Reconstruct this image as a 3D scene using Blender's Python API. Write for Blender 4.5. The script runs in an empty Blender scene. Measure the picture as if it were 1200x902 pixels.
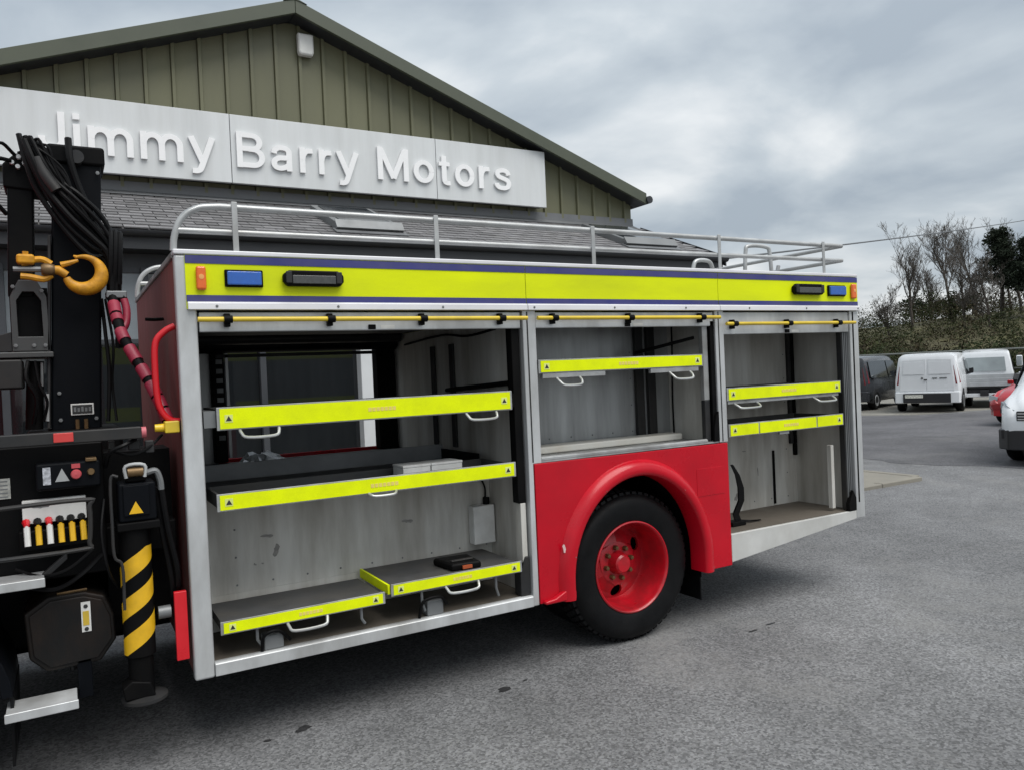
import bpy, bmesh, math, random
from mathutils import Vector, Matrix
R = math.radians
rnd = random.Random(7)
scene = bpy.context.scene
COL = scene.collection

# ------------------------------------------------------------------ camera
cam = bpy.data.cameras.new('camera')
cam.sensor_width = 36.0
cam.lens = 915.0 / 1200.0 * 36.0
cam.clip_start = 0.05
cam.clip_end = 3000
camo = bpy.data.objects.new('camera', cam)
COL.objects.link(camo)
camo.matrix_world = Matrix(((0.86569, 0.04632, -0.49844, -0.484),
                            (-0.49859, -0.00900, -0.86679, -4.0),
                            (-0.04463, 0.99889, 0.01530, 1.8),
                            (0, 0, 0, 1)))
scene.camera = camo
scene.render.resolution_x = 1024
scene.render.resolution_y = 769

# ------------------------------------------------------------------ sky and light
SUN_AZ = (0.25, -0.80)          # horizontal direction towards the (veiled) sun
SUN_EL = 61.0
world = bpy.data.worlds.new('World')
scene.world = world
world.use_nodes = True
nt = world.node_tree
nt.nodes.clear()
def wn(t, **k):
    n = nt.nodes.new(t)
    for a, b in k.items():
        setattr(n, a, b)
    return n
out = wn('ShaderNodeOutputWorld')
bg = wn('ShaderNodeBackground')
bg.inputs['Strength'].default_value = 0.1
sky = wn('ShaderNodeTexSky', sky_type='NISHITA')
sky.sun_disc = False
sky.sun_elevation = R(SUN_EL)
sky.sun_rotation = math.atan2(SUN_AZ[0], SUN_AZ[1])
tc = wn('ShaderNodeTexCoord')
sep = wn('ShaderNodeSeparateXYZ')
nt.links.new(tc.outputs['Generated'], sep.inputs[0])
def wmath(op, a, b=None, clamp=False):
    n = wn('ShaderNodeMath', operation=op)
    n.use_clamp = clamp
    for i, v in enumerate((a, b)):
        if v is None:
            continue
        if isinstance(v, (int, float)):
            n.inputs[i].default_value = v
        else:
            nt.links.new(v, n.inputs[i])
    return n.outputs[0]
zc = wmath('MAXIMUM', sep.outputs['Z'], 0.0)
den = wmath('ADD', zc, 0.22)
px_ = wmath('DIVIDE', sep.outputs['X'], den)
py_ = wmath('DIVIDE', sep.outputs['Y'], den)
comb = wn('ShaderNodeCombineXYZ')
nt.links.new(px_, comb.inputs[0])
nt.links.new(py_, comb.inputs[1])
def wnoise(scale, detail, rough, off, dist=0.0):
    m = wn('ShaderNodeMapping')
    m.inputs['Location'].default_value = off
    nt.links.new(comb.outputs[0], m.inputs[0])
    n = wn('ShaderNodeTexNoise')
    n.inputs['Scale'].default_value = scale
    n.inputs['Detail'].default_value = detail
    n.inputs['Roughness'].default_value = rough
    n.inputs['Distortion'].default_value = dist
    nt.links.new(m.outputs[0], n.inputs['Vector'])
    return n.outputs['Fac']
n1 = wnoise(1.5, 7, 0.5, (3.1, 1.7, 0.0), 0.3)
n2 = wnoise(0.62, 4, 0.5, (8.4, 5.2, 0.0), 0.1)
mixn = wmath('ADD', wmath('MULTIPLY', n1, 0.6), wmath('MULTIPLY', n2, 0.4))
ramp = wn('ShaderNodeValToRGB')
e = ramp.color_ramp.elements
e[0].position = 0.415
e[0].color = (2.80, 3.22, 3.65, 1)
e[1].position = 0.625
e[1].color = (6.7, 6.8, 6.8, 1)
a = ramp.color_ramp.elements.new(0.50)
a.color = (3.95, 4.36, 4.68, 1)
nt.links.new(mixn, ramp.inputs[0])
# an overcast sky is brighter overhead than at the horizon
grad = wmath('ADD', wmath('MULTIPLY', zc, 0.62), 0.90)
vm = wn('ShaderNodeVectorMath', operation='SCALE')
nt.links.new(ramp.outputs[0], vm.inputs[0])
nt.links.new(grad, vm.inputs['Scale'])
mx = wn('ShaderNodeMix', data_type='RGBA')
mx.inputs['Factor'].default_value = 0.94
nt.links.new(sky.outputs[0], mx.inputs[6])
nt.links.new(vm.outputs[0], mx.inputs[7])
nt.links.new(mx.outputs[2], bg.inputs['Color'])
nt.links.new(bg.outputs[0], out.inputs[0])

sl = bpy.data.lights.new('sun', 'SUN')
sl.energy = 2.1
sl.angle = R(45)
sl.color = (1.0, 0.97, 0.93)
so = bpy.data.objects.new('sun', sl)
COL.objects.link(so)
hn = math.hypot(*SUN_AZ)
tosun = Vector((SUN_AZ[0] / hn * math.cos(R(SUN_EL)), SUN_AZ[1] / hn * math.cos(R(SUN_EL)), math.sin(R(SUN_EL))))
so.rotation_euler = tosun.to_track_quat('Z', 'Y').to_euler()
so.location = (0, -10, 20)

scene.view_settings.view_transform = 'Standard'
scene.view_settings.look = 'None'
scene.view_settings.exposure = 0.5
scene.view_settings.gamma = 1.0
scene.view_settings.use_curve_mapping = False
scene.render.engine = 'CYCLES'

# ------------------------------------------------------------------ materials
MATS = {}
def mat(name, col, rough=0.5, metal=0.0, var=0.12, scale=3.0, bump=0.0, bscale=60.0, dirt=None, dirt_amt=0.5,
        dscale=2.5, stretch=(1, 1, 1), spec=0.5, coat=0.0, rvar=0.12, rand=0.0, sharp=0.12, fine=0.0, trans=0.0):
    if name in MATS:
        return MATS[name]
    m = bpy.data.materials.new(name)
    m.use_nodes = True
    t = m.node_tree
    b = t.nodes['Principled BSDF']
    L = t.links.new
    def N(k, **kw):
        n = t.nodes.new(k)
        for q, w in kw.items():
            setattr(n, q, w)
        return n
    co = N('ShaderNodeTexCoord')
    mp = N('ShaderNodeMapping')
    mp.inputs['Scale'].default_value = stretch
    L(co.outputs['Object'], mp.inputs[0])
    def noise(s, d=5, r=0.55):
        n = N('ShaderNodeTexNoise')
        n.inputs['Scale'].default_value = s
        n.inputs['Detail'].default_value = d
        n.inputs['Roughness'].default_value = r
        L(mp.outputs[0], n.inputs['Vector'])
        return n.outputs['Fac']
    def remap(x, a0, a1, b0, b1):
        n = N('ShaderNodeMapRange')
        n.inputs[1].default_value = a0
        n.inputs[2].default_value = a1
        n.inputs[3].default_value = b0
        n.inputs[4].default_value = b1
        L(x, n.inputs[0])
        return n.outputs[0]
    nz = noise(scale)
    fac = remap(nz, 0.3, 0.7, 1 - var, 1 + var)
    if fine:
        f2 = remap(noise(170, 3, 0.7), 0.3, 0.7, 1 - fine, 1 + fine)
        mm = N('ShaderNodeMath', operation='MULTIPLY')
        L(fac, mm.inputs[0]); L(f2, mm.inputs[1])
        fac = mm.outputs[0]
    if rand:
        oi = N('ShaderNodeObjectInfo')
        f3 = remap(oi.outputs['Random'], 0, 1, 1 - rand, 1 + rand)
        mm = N('ShaderNodeMath', operation='MULTIPLY')
        L(fac, mm.inputs[0]); L(f3, mm.inputs[1])
        fac = mm.outputs[0]
    vs = N('ShaderNodeVectorMath', operation='SCALE')
    vs.inputs[0].default_value = col
    L(fac, vs.inputs['Scale'])
    cout = vs.outputs[0]
    if dirt:
        dn = noise(dscale, 8, 0.62)
        df = remap(dn, 0.5 - sharp, 0.5 + sharp + 0.1, 0, dirt_amt)
        mx = N('ShaderNodeMix', data_type='RGBA')
        L(df, mx.inputs[0])
        L(cout, mx.inputs[6])
        mx.inputs[7].default_value = (*dirt, 1)
        cout = mx.outputs[2]
    L(cout, b.inputs['Base Color'])
    L(remap(nz, 0.3, 0.7, max(0.02, rough - rvar), min(1, rough + rvar)), b.inputs['Roughness'])
    b.inputs['Metallic'].default_value = metal
    b.inputs['Specular IOR Level'].default_value = spec
    b.inputs['Coat Weight'].default_value = coat
    b.inputs['Coat Roughness'].default_value = 0.12
    b.inputs['Transmission Weight'].default_value = trans
    if bump:
        bp = N('ShaderNodeBump')
        bp.inputs['Strength'].default_value = bump
        bp.inputs['Distance'].default_value = 0.01
        L(noise(bscale, 4, 0.6), bp.inputs['Height'])
        L(bp.outputs[0], b.inputs['Normal'])
    MATS[name] = m
    return m

GRIME = (0.06, 0.055, 0.048)
ALU = mat('aluminium', (0.62, 0.635, 0.64), 0.42, 0.4, 0.10, 5, 0.05, 40, dirt=(0.26, 0.255, 0.24), dirt_amt=0.75, dscale=3, stretch=(1, 1, .35))
ALUD = mat('worn_aluminium', (0.42, 0.43, 0.43), 0.5, 0.5, 0.15, 6, 0.08, 50, dirt=(0.12, 0.11, 0.095), dirt_amt=0.7, dscale=3.5)
ALUB = mat('brushed_aluminium', (0.42, 0.43, 0.43), 0.38, 0.5, 0.22, 2.5, 0.04, 40, dirt=(0.14, 0.14, 0.135), dirt_amt=0.6, dscale=2.2, stretch=(3.0, 1, .35))
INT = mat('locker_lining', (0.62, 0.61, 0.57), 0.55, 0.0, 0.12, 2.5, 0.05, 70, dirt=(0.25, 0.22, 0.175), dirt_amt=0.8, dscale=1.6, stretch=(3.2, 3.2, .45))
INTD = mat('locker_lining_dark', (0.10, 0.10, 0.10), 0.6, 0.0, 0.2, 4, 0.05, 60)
TREAD = mat('locker_floor', (0.15, 0.13, 0.105), 0.6, 0.2, 0.25, 4, 0.15, 60, dirt=(0.09, 0.075, 0.06), dirt_amt=0.8, dscale=4)
YEL = mat('fluorescent_yellow', (0.77, 0.86, 0.0), 0.5, 0, 0.03, 1.5, spec=.18, fine=.05, dirt=(0.42, 0.47, 0.02), dirt_amt=0.6, dscale=1.7, sharp=0.2, stretch=(.6, 1, 2.2))
YEL2 = mat('fluorescent_strip', (0.78, 0.89, 0.0), 0.5, 0, 0.04, 5, spec=.18, fine=.06, dirt=(0.48, 0.55, 0.01), dirt_amt=0.4, dscale=8)
BLUE = mat('blue_stripe', (0.03, 0.034, 0.17), 0.45, 0, 0.1, 3, dirt=(0.10, 0.09, 0.16), dirt_amt=.5, dscale=4)
WTRIM = mat('white_trim', (0.72, 0.72, 0.74), 0.35, 0, 0.05, 3, dirt=(0.36, 0.34, 0.36), dirt_amt=0.5, dscale=3, stretch=(.5, 1, 1))
RED = mat('red_paint', (0.50, 0.0025, 0.014), 0.30, 0, 0.05, 2, 0.05, 5, dirt=(0.30, 0.006, 0.013), dirt_amt=0.5, dscale=2.2, coat=0.15, spec=.3)
REDF = mat('faded_red_paint', (0.24, 0.05, 0.048), 0.6, 0, 0.2, 2, dirt=(0.13, 0.085, 0.075), dirt_amt=0.85, dscale=2.0, stretch=(1, 3.5, .35))
REDP = mat('red_handle', (0.60, 0.012, 0.02), 0.35, 0, 0.05, 8)
BLK = mat('black_paint', (0.0026, 0.0027, 0.0031), 0.55, 0, 0.25, 5, 0.05, 60, dirt=(0.010, 0.009, 0.008), dirt_amt=0.5, dscale=3, spec=.09)
BLKN = mat('crane_black', (0.0028, 0.0037, 0.0055), 0.5, 0, 0.15, 3, 0.03, 40, dirt=(0.0065, 0.0065, 0.007), dirt_amt=0.5, dscale=2.2, stretch=(1, 1, .4), spec=.09)
RUB = mat('rubber', (0.0038, 0.0038, 0.0042), 0.5, 0, 0.3, 8, 0.1, 80, spec=.16)
TYRE = mat('tyre_rubber', (0.005, 0.0053, 0.006), 0.5, 0, 0.25, 9, 0.12, 90, dirt=(0.013, 0.0125, 0.012), dirt_amt=0.35, dscale=5, spec=.15)
DARKG = mat('dark_grey_metal', (0.024, 0.025, 0.027), 0.5, 0.2, 0.2, 5, 0.05, 40, dirt=(0.06, 0.053, 0.044), dirt_amt=0.5, dscale=3, spec=.3)
MIDG = mat('mid_grey_metal', (0.20, 0.21, 0.215), 0.5, 0.3, 0.15, 5, dirt=GRIME, dirt_amt=0.5)
TRAYD = mat('tray_deck', (0.07, 0.071, 0.072), 0.55, 0.25, 0.25, 6, 0.08, 50, dirt=(0.11, 0.10, 0.085), dirt_amt=0.6, dscale=5)
YROD = mat('yellow_rod', (0.72, 0.52, 0.03), 0.42, 0, 0.08, 6, dirt=(0.35, 0.24, 0.05), dirt_amt=0.5, dscale=5)
AMBER = mat('amber_lens', (0.75, 0.13, 0.01), 0.18, 0, 0.05, 30, coat=0.5)
BLENS = mat('blue_lens', (0.012, 0.10, 0.42), 0.2, 0, 0.12, 30, coat=0.5)
LENS = mat('dark_lens', (0.05, 0.052, 0.05), 0.18, 0.2, 0.3, 40, coat=0.6)
HOOK = mat('yellow_hook', (0.66, 0.31, 0.014), 0.5, 0, 0.18, 12, 0.2, 50, dirt=(0.14, 0.06, 0.015), dirt_amt=0.6, dscale=18, spec=.35)
HAZY = mat('hazard_yellow', (0.78, 0.45, 0.012), 0.4, 0, 0.08, 8, dirt=(0.3, 0.17, 0.02), dirt_amt=0.4, dscale=10)
WRAP = mat('red_hose_wrap', (0.27, 0.02, 0.045), 0.5, 0, 0.15, 8, 0.1, 40)
WHITE = mat('white_plastic', (0.72, 0.72, 0.70), 0.45, 0, 0.08, 5, dirt=(0.35, 0.33, 0.29), dirt_amt=0.4, dscale=8)
PRINT = mat('faded_red_print', (0.74, 0.60, 0.14), 0.5, 0, 0.1, 60)
BLKP = mat('black_print', (0.02, 0.02, 0.02), 0.6, 0, 0.1, 10)
BRASS = mat('worn_brass', (0.16, 0.10, 0.045), 0.45, 0.5, 0.25, 20)
GALV = mat('roof_rail_tube', (0.45, 0.46, 0.46), 0.42, 0.45, 0.12, 6, dirt=(0.26, 0.25, 0.23), dirt_amt=0.55, dscale=5)
RUST = mat('rusty_tank', (0.008, 0.0078, 0.0078), 0.5, 0.1, 0.2, 4, 0.1, 40, spec=.25, dirt=(0.045, 0.024, 0.013), dirt_amt=0.75, dscale=2.6, stretch=(1, 1, .5))

# ------------------------------------------------------------------ mesh builder
class MB:
    def __init__(s):
        s.v = []
        s.f = []
    def add(s, vs, fs):
        o = len(s.v)
        s.v += [tuple(p) for p in vs]
        s.f += [tuple(i + o for i in q) for q in fs]
        return s
    def box(s, x0, x1, y0, y1, z0, z1):
        return s.add([(x0, y0, z0), (x1, y0, z0), (x1, y1, z0), (x0, y1, z0), (x0, y0, z1), (x1, y0, z1), (x1, y1, z1), (x0, y1, z1)],
                     [(0, 3, 2, 1), (4, 5, 6, 7), (0, 1, 5, 4), (1, 2, 6, 5), (2, 3, 7, 6), (3, 0, 4, 7)])
    def prism(s, pts, axis, a, b):
        # pts 2-D, extruded along axis from a to b
        def P(p, t):
            return {'y': (p[0], t, p[1]), 'x': (t, p[0], p[1]), 'z': (p[0], p[1], t)}[axis]
        n = len(pts)
        vs = [P(p, a) for p in pts] + [P(p, b) for p in pts]
        fs = [tuple(range(n)), tuple(range(2 * n - 1, n - 1, -1))] + [(i, (i + 1) % n, n + (i + 1) % n, n + i) for i in range(n)]
        return s.add(vs, fs)
    def loft(s, rings, closed=True, cap=True):
        n = len(rings[0])
        o = [p for r in rings for p in r]
        fs = []
        for k in range(len(rings) - 1):
            for i in range(n if closed else n - 1):
                j = (i + 1) % n
                fs.append((k * n + i, k * n + j, (k + 1) * n + j, (k + 1) * n + i))
        if cap and closed:
            fs.append(tuple(range(n)))
            fs.append(tuple((len(rings) - 1) * n + i for i in range(n)))
        return s.add(o, fs)
    def tube(s, pts, r, n=8, cap=True):
        pts = [Vector(p) for p in pts]
        m = len(pts)
        rr = r if isinstance(r, (list, tuple)) else [r] * m
        rings = []
        up = None
        for i in range(m):
            d = (pts[min(i + 1, m - 1)] - pts[max(i - 1, 0)]).normalized()
            if up is None:
                up = d.orthogonal().normalized()
            up = (up - d * up.dot(d))
            if up.length < 1e-6:
                up = d.orthogonal()
            up.normalize()
            w = d.cross(up)
            rings.append([tuple(pts[i] + (up * math.cos(2 * math.pi * k / n) + w * math.sin(2 * math.pi * k / n)) * rr[i]) for k in range(n)])
        return s.loft(rings, True, cap)
    def lathe(s, prof, c, n=48, axis='y', cap=False):
        rings = []
        for r, a in prof:
            ring = []
            for k in range(n):
                t = 2 * math.pi * k / n
                u, w = r * math.cos(t), r * math.sin(t)
                if axis == 'y':
                    ring.append((c[0] + u, c[1] + a, c[2] + w))
                elif axis == 'z':
                    ring.append((c[0] + u, c[1] + w, c[2] + a))
                else:
                    ring.append((c[0] + a, c[1] + u, c[2] + w))
            rings.append(ring)
        return s.loft(rings, True, cap)
    def mesh(s, name, smooth=40, recalc=True):
        me = bpy.data.meshes.new(name)
        me.from_pydata(s.v, [], s.f)
        bm = bmesh.new()
        bm.from_mesh(me)
        if recalc:
            bmesh.ops.recalc_face_normals(bm, faces=bm.faces)
        if smooth:
            for f in bm.faces:
                f.smooth = True
            for ed in bm.edges:
                if len(ed.link_faces) == 2:
                    ed.smooth = ed.calc_face_angle(0) < R(smooth)
        bm.to_mesh(me)
        bm.free()
        return me

def link(name, me, m, parent=None, bevel=0.0, seg=2):
    o = bpy.data.objects.new(name, me)
    COL.objects.link(o)
    if m is not None and len(me.materials) == 0:
        me.materials.append(m)
    if bevel:
        b = o.modifiers.new('bevel', 'BEVEL')
        b.width = bevel
        b.segments = seg
        b.limit_method = 'ANGLE'
        b.angle_limit = R(40)
        b.harden_normals = True
    if parent is not None:
        o.parent = parent
        w = Vector((0, 0, 0))
        # parents are unrotated unless built in local coordinates
        if not parent.get('_local'):
            w = parent['_w'] if '_w' in parent else (0, 0, 0)
            o.matrix_parent_inverse = Matrix.Translation(-Vector(w))
    return o
def put(name, mb, m, parent=None, bevel=0.0, smooth=40, seg=2):
    return link(name, mb.mesh(name, smooth), m, parent, bevel, seg)
def tag(o, label=None, cat=None, group=None, kind=None):
    if label: o['label'] = label
    if cat: o['category'] = cat
    if group: o['group'] = group
    if kind: o['kind'] = kind
    return o
WORLD_EMPTIES = []
def thing(name, loc, label, cat, group=None, rotz=None):
    o = bpy.data.objects.new(name, None)
    o.empty_display_size = 0.2
    COL.objects.link(o)
    o.location = loc
    if rotz is not None:
        o.rotation_euler = (0, 0, rotz)
        o['_local'] = 1           # children are in the thing's own coordinates
    else:
        o['_w'] = tuple(loc)      # children are in world coordinates
    WORLD_EMPTIES.append(o)
    return tag(o, label, cat, group)
def B(*a):
    return MB().box(*a)
def arc(cx, cz, rx, rz, a0, a1, n):
    return [(cx + rx * math.cos(R(a0 + (a1 - a0) * i / n)), cz + rz * math.sin(R(a0 + (a1 - a0) * i / n))) for i in range(n + 1)]
def smoothpts(ctrl, n=8):
    # Catmull-Rom through control points
    P = [Vector(p) for p in ctrl]
    P = [P[0] * 2 - P[1]] + P + [P[-1] * 2 - P[-2]]
    o = []
    for i in range(1, len(P) - 2):
        for k in range(n):
            t = k / n
            a, b, c, d = P[i - 1:i + 3]
            o.append(0.5 * ((2 * b) + (c - a) * t + (2 * a - 5 * b + 4 * c - d) * t * t + (3 * b - a - 3 * c + d) * t ** 3))
    o.append(P[-2])
    return o
#%%GROUND
# ------------------------------------------------------------------ ground
def asphalt(name='asphalt', base=(0.152, 0.153, 0.156), worn=(0.23, 0.227, 0.22), grain=1.0):
    m = bpy.data.materials.new(name)
    m.use_nodes = True
    t = m.node_tree
    b = t.nodes['Principled BSDF']
    L = t.links.new
    co = t.nodes.new('ShaderNodeTexCoord')
    def noise(s, d=5, r=0.55, dist=0.0):
        n = t.nodes.new('ShaderNodeTexNoise')
        n.inputs['Scale'].default_value = s
        n.inputs['Detail'].default_value = d
        n.inputs['Roughness'].default_value = r
        n.inputs['Distortion'].default_value = dist
        L(co.outputs['Object'], n.inputs['Vector'])
        return n.outputs['Fac']
    def remap(x, a0, a1, b0, b1):
        n = t.nodes.new('ShaderNodeMapRange')
        for i, v in enumerate((a0, a1, b0, b1)):
            n.inputs[1 + i].default_value = v
        L(x, n.inputs[0])
        return n.outputs[0]
    def mul(a, c):
        n = t.nodes.new('ShaderNodeMath')
        n.operation = 'MULTIPLY'
        L(a, n.inputs[0]); L(c, n.inputs[1])
        return n.outputs[0]
    vo = t.nodes.new('ShaderNodeTexVoronoi')
    vo.inputs['Scale'].default_value = 85
    L(co.outputs['Object'], vo.inputs['Vector'])
    sepc = t.nodes.new('ShaderNodeSeparateColor')
    L(vo.outputs['Color'], sepc.inputs[0])
    stone = remap(sepc.outputs[0], 0, 1, 0.56, 1.46)
    f = mul(remap(noise(0.35, 6, 0.6, 0.5), 0.3, 0.7, 0.70, 1.25), remap(noise(2.3, 6, 0.65), 0.3, 0.7, 0.86, 1.14))
    f = mul(f, remap(noise(48, 3, 0.7), 0.3, 0.7, 0.86, 1.14))
    f = mul(f, stone)
    vs = t.nodes.new('ShaderNodeVectorMath')
    vs.operation = 'SCALE'
    vs.inputs[0].default_value = base
    L(f, vs.inputs['Scale'])
    # worn pale areas
    mx = t.nodes.new('ShaderNodeMix')
    mx.data_type = 'RGBA'
    L(mul(remap(noise(0.55, 8, 0.68, 0.8), 0.54, 0.70, 0, 0.75), remap(noise(25, 4, 0.7), 0.35, 0.6, 0.2, 1)), mx.inputs[0])
    L(vs.outputs[0], mx.inputs[6])
    mx.inputs[7].default_value = (*worn, 1)
    # fine cracks that come and go
    nv = t.nodes.new('ShaderNodeTexNoise')
    nv.inputs['Scale'].default_value = 1.4
    nv.inputs['Detail'].default_value = 6
    L(co.outputs['Object'], nv.inputs['Vector'])
    ad = t.nodes.new('ShaderNodeVectorMath')
    ad.operation = 'MULTIPLY_ADD'
    L(nv.outputs['Color'], ad.inputs[0])
    ad.inputs[1].default_value = (1.1, 1.1, 0)
    L(co.outputs['Object'], ad.inputs[2])
    vc = t.nodes.new('ShaderNodeTexVoronoi')
    vc.feature = 'DISTANCE_TO_EDGE'
    vc.inputs['Scale'].default_value = 0.33
    L(ad.outputs[0], vc.inputs['Vector'])
    crk = mul(remap(vc.outputs['Distance'], 0.0, 0.003, 0.16, 0.0), remap(noise(0.8, 3), 0.50, 0.58, 0, 1))
    mc = t.nodes.new('ShaderNodeMix')
    mc.data_type = 'RGBA'
    L(crk, mc.inputs[0])
    L(mx.outputs[2], mc.inputs[6])
    mc.inputs[7].default_value = (0.03, 0.03, 0.03, 1)
    L(mc.outputs[2], b.inputs['Base Color'])
    b.inputs['Roughness'].default_value = 0.85
    b.inputs['Specular IOR Level'].default_value = 0.35
    bp = t.nodes.new('ShaderNodeBump')
    bp.inputs['Strength'].default_value = 0.4
    bp.inputs['Distance'].default_value = 0.008
    L(noise(75, 4, 0.7), bp.inputs['Height'])
    L(bp.outputs[0], b.inputs['Normal'])
    return m
ASPH = asphalt()
g = MB()
g.add([(-300, -300, 0), (400, -300, 0), (400, 400, 0), (-300, 400, 0)], [(0, 1, 2, 3)])
ground = put('ground', g, ASPH, smooth=0)
tag(ground, kind='structure')
def sheet(name, pts, z, m):
    # ragged-edged flat sheet
    q = random.Random(len(pts))
    rim = []
    for (a, b), (c, d) in zip(pts, pts[1:] + pts[:1]):
        for k in range(8):
            t = k / 8
            rim.append((a + (c - a) * t + q.uniform(-.12, .12), b + (d - b) * t + q.uniform(-.12, .12), z))
    o = put(name, MB().add(rim, [tuple(range(len(rim)))]), m, smooth=0)
    tag(o, kind='structure')
sheet('asphalt_repair', [(11.6, 4.3), (12.6, 1.2), (17, 1.5), (24, 5), (27.5, 8.6), (21.6, 10.1), (20.3, 12.0), (15, 9.5), (12.2, 6.8)], .004, asphalt('newer_asphalt', (.098, .097, .103), (.14, .138, .136)))
sheet('gravel_verge', [(20.4, 12.4), (21.7, 10.35), (27.6, 8.9), (33, 11), (30, 20), (22, 20)], .006, asphalt('pale_gravel', (.19, .182, .16), (.27, .26, .23)))
STAIN = mat('oil_stain', (0.03, 0.03, 0.031), 0.5, 0, 0.3, 20)
def blob(x, y, rx, ry, z=0.004, n=14, seed=0):
    q = random.Random(seed)
    ph = q.random() * 6
    pts = []
    for i in range(n):
        t = 2 * math.pi * i / n
        k = 1 + 0.35 * math.sin(2 * t + ph) + q.uniform(-.25, .25)
        pts.append((x + rx * k * math.cos(t), y + ry * k * math.sin(t), z))
    return MB().add(pts, [tuple(range(n))])
for i, (x, y, rx, ry) in enumerate([(1.62, -.10, .05, .022), (1.78, -.06, .012, .008), (0.52, .08, .045, .025), (3.45, -.25, .03, .014), (3.66, -.22, .035, .012), (.33, .05, .02, .010), (3.58, -.27, .01, .006)]):
    put('oil_stain', blob(x, y, rx, ry, seed=i), STAIN, ground, smooth=0)
CONC = mat('paving_concrete', (0.22, 0.205, 0.17), 0.8, 0, 0.14, 1.2, 0.25, 60, dirt=(0.17, 0.16, 0.14), dirt_amt=0.6, dscale=2, fine=0.12)
pav = put('pavement', B(-9, 10.15, 2.93, 5.32, -.05, .045), CONC, bevel=.01)
tag(pav, kind='structure')
for i in range(21):
    x0 = -9 + i * .911
    put('kerb_stone', B(x0 + .004, x0 + .907, 2.78, 2.926, -.05, .05 + rnd.uniform(0, .008)), CONC, pav, bevel=.015)
for i in range(3):
    put('kerb_stone', B(10.156, 10.30, 2.93 + i * .80, 2.925 + (i + 1) * .80, -.05, .052), CONC, pav, bevel=.015)
#%%BUILDING
# ------------------------------------------------------------------ showroom building
OLIVE = mat('olive_cladding', (0.158, 0.157, 0.090), 0.5, 0.0, 0.08, 0.8, dirt=(0.115, 0.115, 0.07), dirt_amt=0.5, dscale=1.5, stretch=(1, 1, .2), rand=0.05)
OLIVED = mat('olive_trim', (0.072, 0.082, 0.056), 0.5, 0, 0.1, 1.5)
SLATE = mat('slate', (0.150, 0.147, 0.152), 0.62, 0, 0.3, 5, 0.3, 30, dirt=(0.19, 0.185, 0.17), dirt_amt=0.5, dscale=3, rand=0.32)
FASC = mat('dark_fascia', (0.022, 0.024, 0.028), 0.5, 0, 0.15, 3)
FRONT = mat('shopfront_panel', (0.045, 0.05, 0.058), 0.55, 0, 0.12, 2)
GLASS = mat('shopfront_glass', (0.012, 0.014, 0.016), 0.03, 0, 0.1, 2, spec=.8, rvar=0.01)
SIGN = mat('sign_panel_white', (0.64, 0.66, 0.665), 0.42, 0, 0.03, 1, dirt=(0.48, 0.49, 0.48), dirt_amt=0.45, dscale=1.6, stretch=(3.5, 1, .3))
LETT = mat('letter_white', (0.86, 0.86, 0.86), 0.3, 0, 0.02, 4)
PVC = mat('white_pilaster', (0.66, 0.68, 0.70), 0.5, 0, 0.05, 3)
APX, RZ, RS = 2.5, 7.0, 0.363
def roof_z(x): return RZ - RS * abs(x - APX)
bld = thing('showroom_building', (2.5, 14, 0), 'olive green clad showroom with pitched gable above a slate lean-to roof', 'building')
gw = put('gable_wall', MB().prism([(-3.45, 0), (8.43, 0), (8.43, roof_z(8.43) - .16), (APX, RZ - .16), (-3.45, roof_z(-3.45) - .16)], 'y', 7.05, 7.3), OLIVE, bld, smooth=0)
put('side_wall', B(8.33, 8.44, 7.3, 30, 0, 4.65), OLIVE, bld)
put('side_wall', B(-3.46, -3.35, 7.3, 30, 0, 4.65), OLIVE, bld)
put('back_wall', B(-3.35, 8.33, 29.8, 30, 0, 4.65), OLIVE, bld)
P = 1 / 3.0
k0 = -0.744 - 9 * P
for i in range(40):
    a = k0 + i * P
    b_ = a + P
    if b_ > 8.47:
        b_ = 8.44
    if a < -3.45 or b_ - a < .05:
        continue
    top = lambda x: roof_z(x) - .13
    zb = 3.7
    # one cladding sheet: flat pan plus a raised rib at its left edge
    sec = [(a + .004, 7.045), (a + .004, 7.0), (a + .012, 6.962), (a + .052, 6.962), (a + .062, 7.0), (b_, 7.0), (b_, 7.045)]
    mb = MB()
    bot = [(x, y, zb) for x, y in sec]
    tp = [(x, y, top(x)) for x, y in sec]
    mb.loft([bot, tp])
    put('cladding_panel', mb, OLIVE, gw, smooth=0)
# roof sheets, verge trims and gutter
for s in (-1, 1):
    xe = APX + s * 6.02
    ze = roof_z(xe)
    mb = MB().prism([(APX, RZ - .05), (xe, ze - .05), (xe, ze + .0), (APX, RZ + .0)], 'y', 6.70, 30.1)
    put('roof_sheet', mb, OLIVED, bld, smooth=0)
    mb = MB().prism([(APX + s * .002, RZ - .175), (xe, ze - .175), (xe, ze + .014), (APX + s * .002, RZ + .014)], 'y', 6.64, 6.695)
    put('verge_trim', mb, OLIVED, bld, bevel=.006)
    mb = MB().prism([(APX + s * .004, RZ - .16), (xe - s * .01, ze - .16), (xe - s * .01, ze - .145), (APX + s * .004, RZ - .145)], 'y', 6.70, 7.0)
    put('soffit', mb, FASC, bld, smooth=0)
    put('gutter', MB().tube([(xe + s * .04, 6.6, ze - .1), (xe + s * .04, 30, ze - .1)], .065, 10), FASC, bld)
put('ridge_cap', MB().prism([(APX - .16, RZ - .035), (APX, RZ + .03), (APX + .16, RZ - .035), (APX, RZ + .005)], 'y', 6.63, 30.1), OLIVED, bld, smooth=0)
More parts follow.
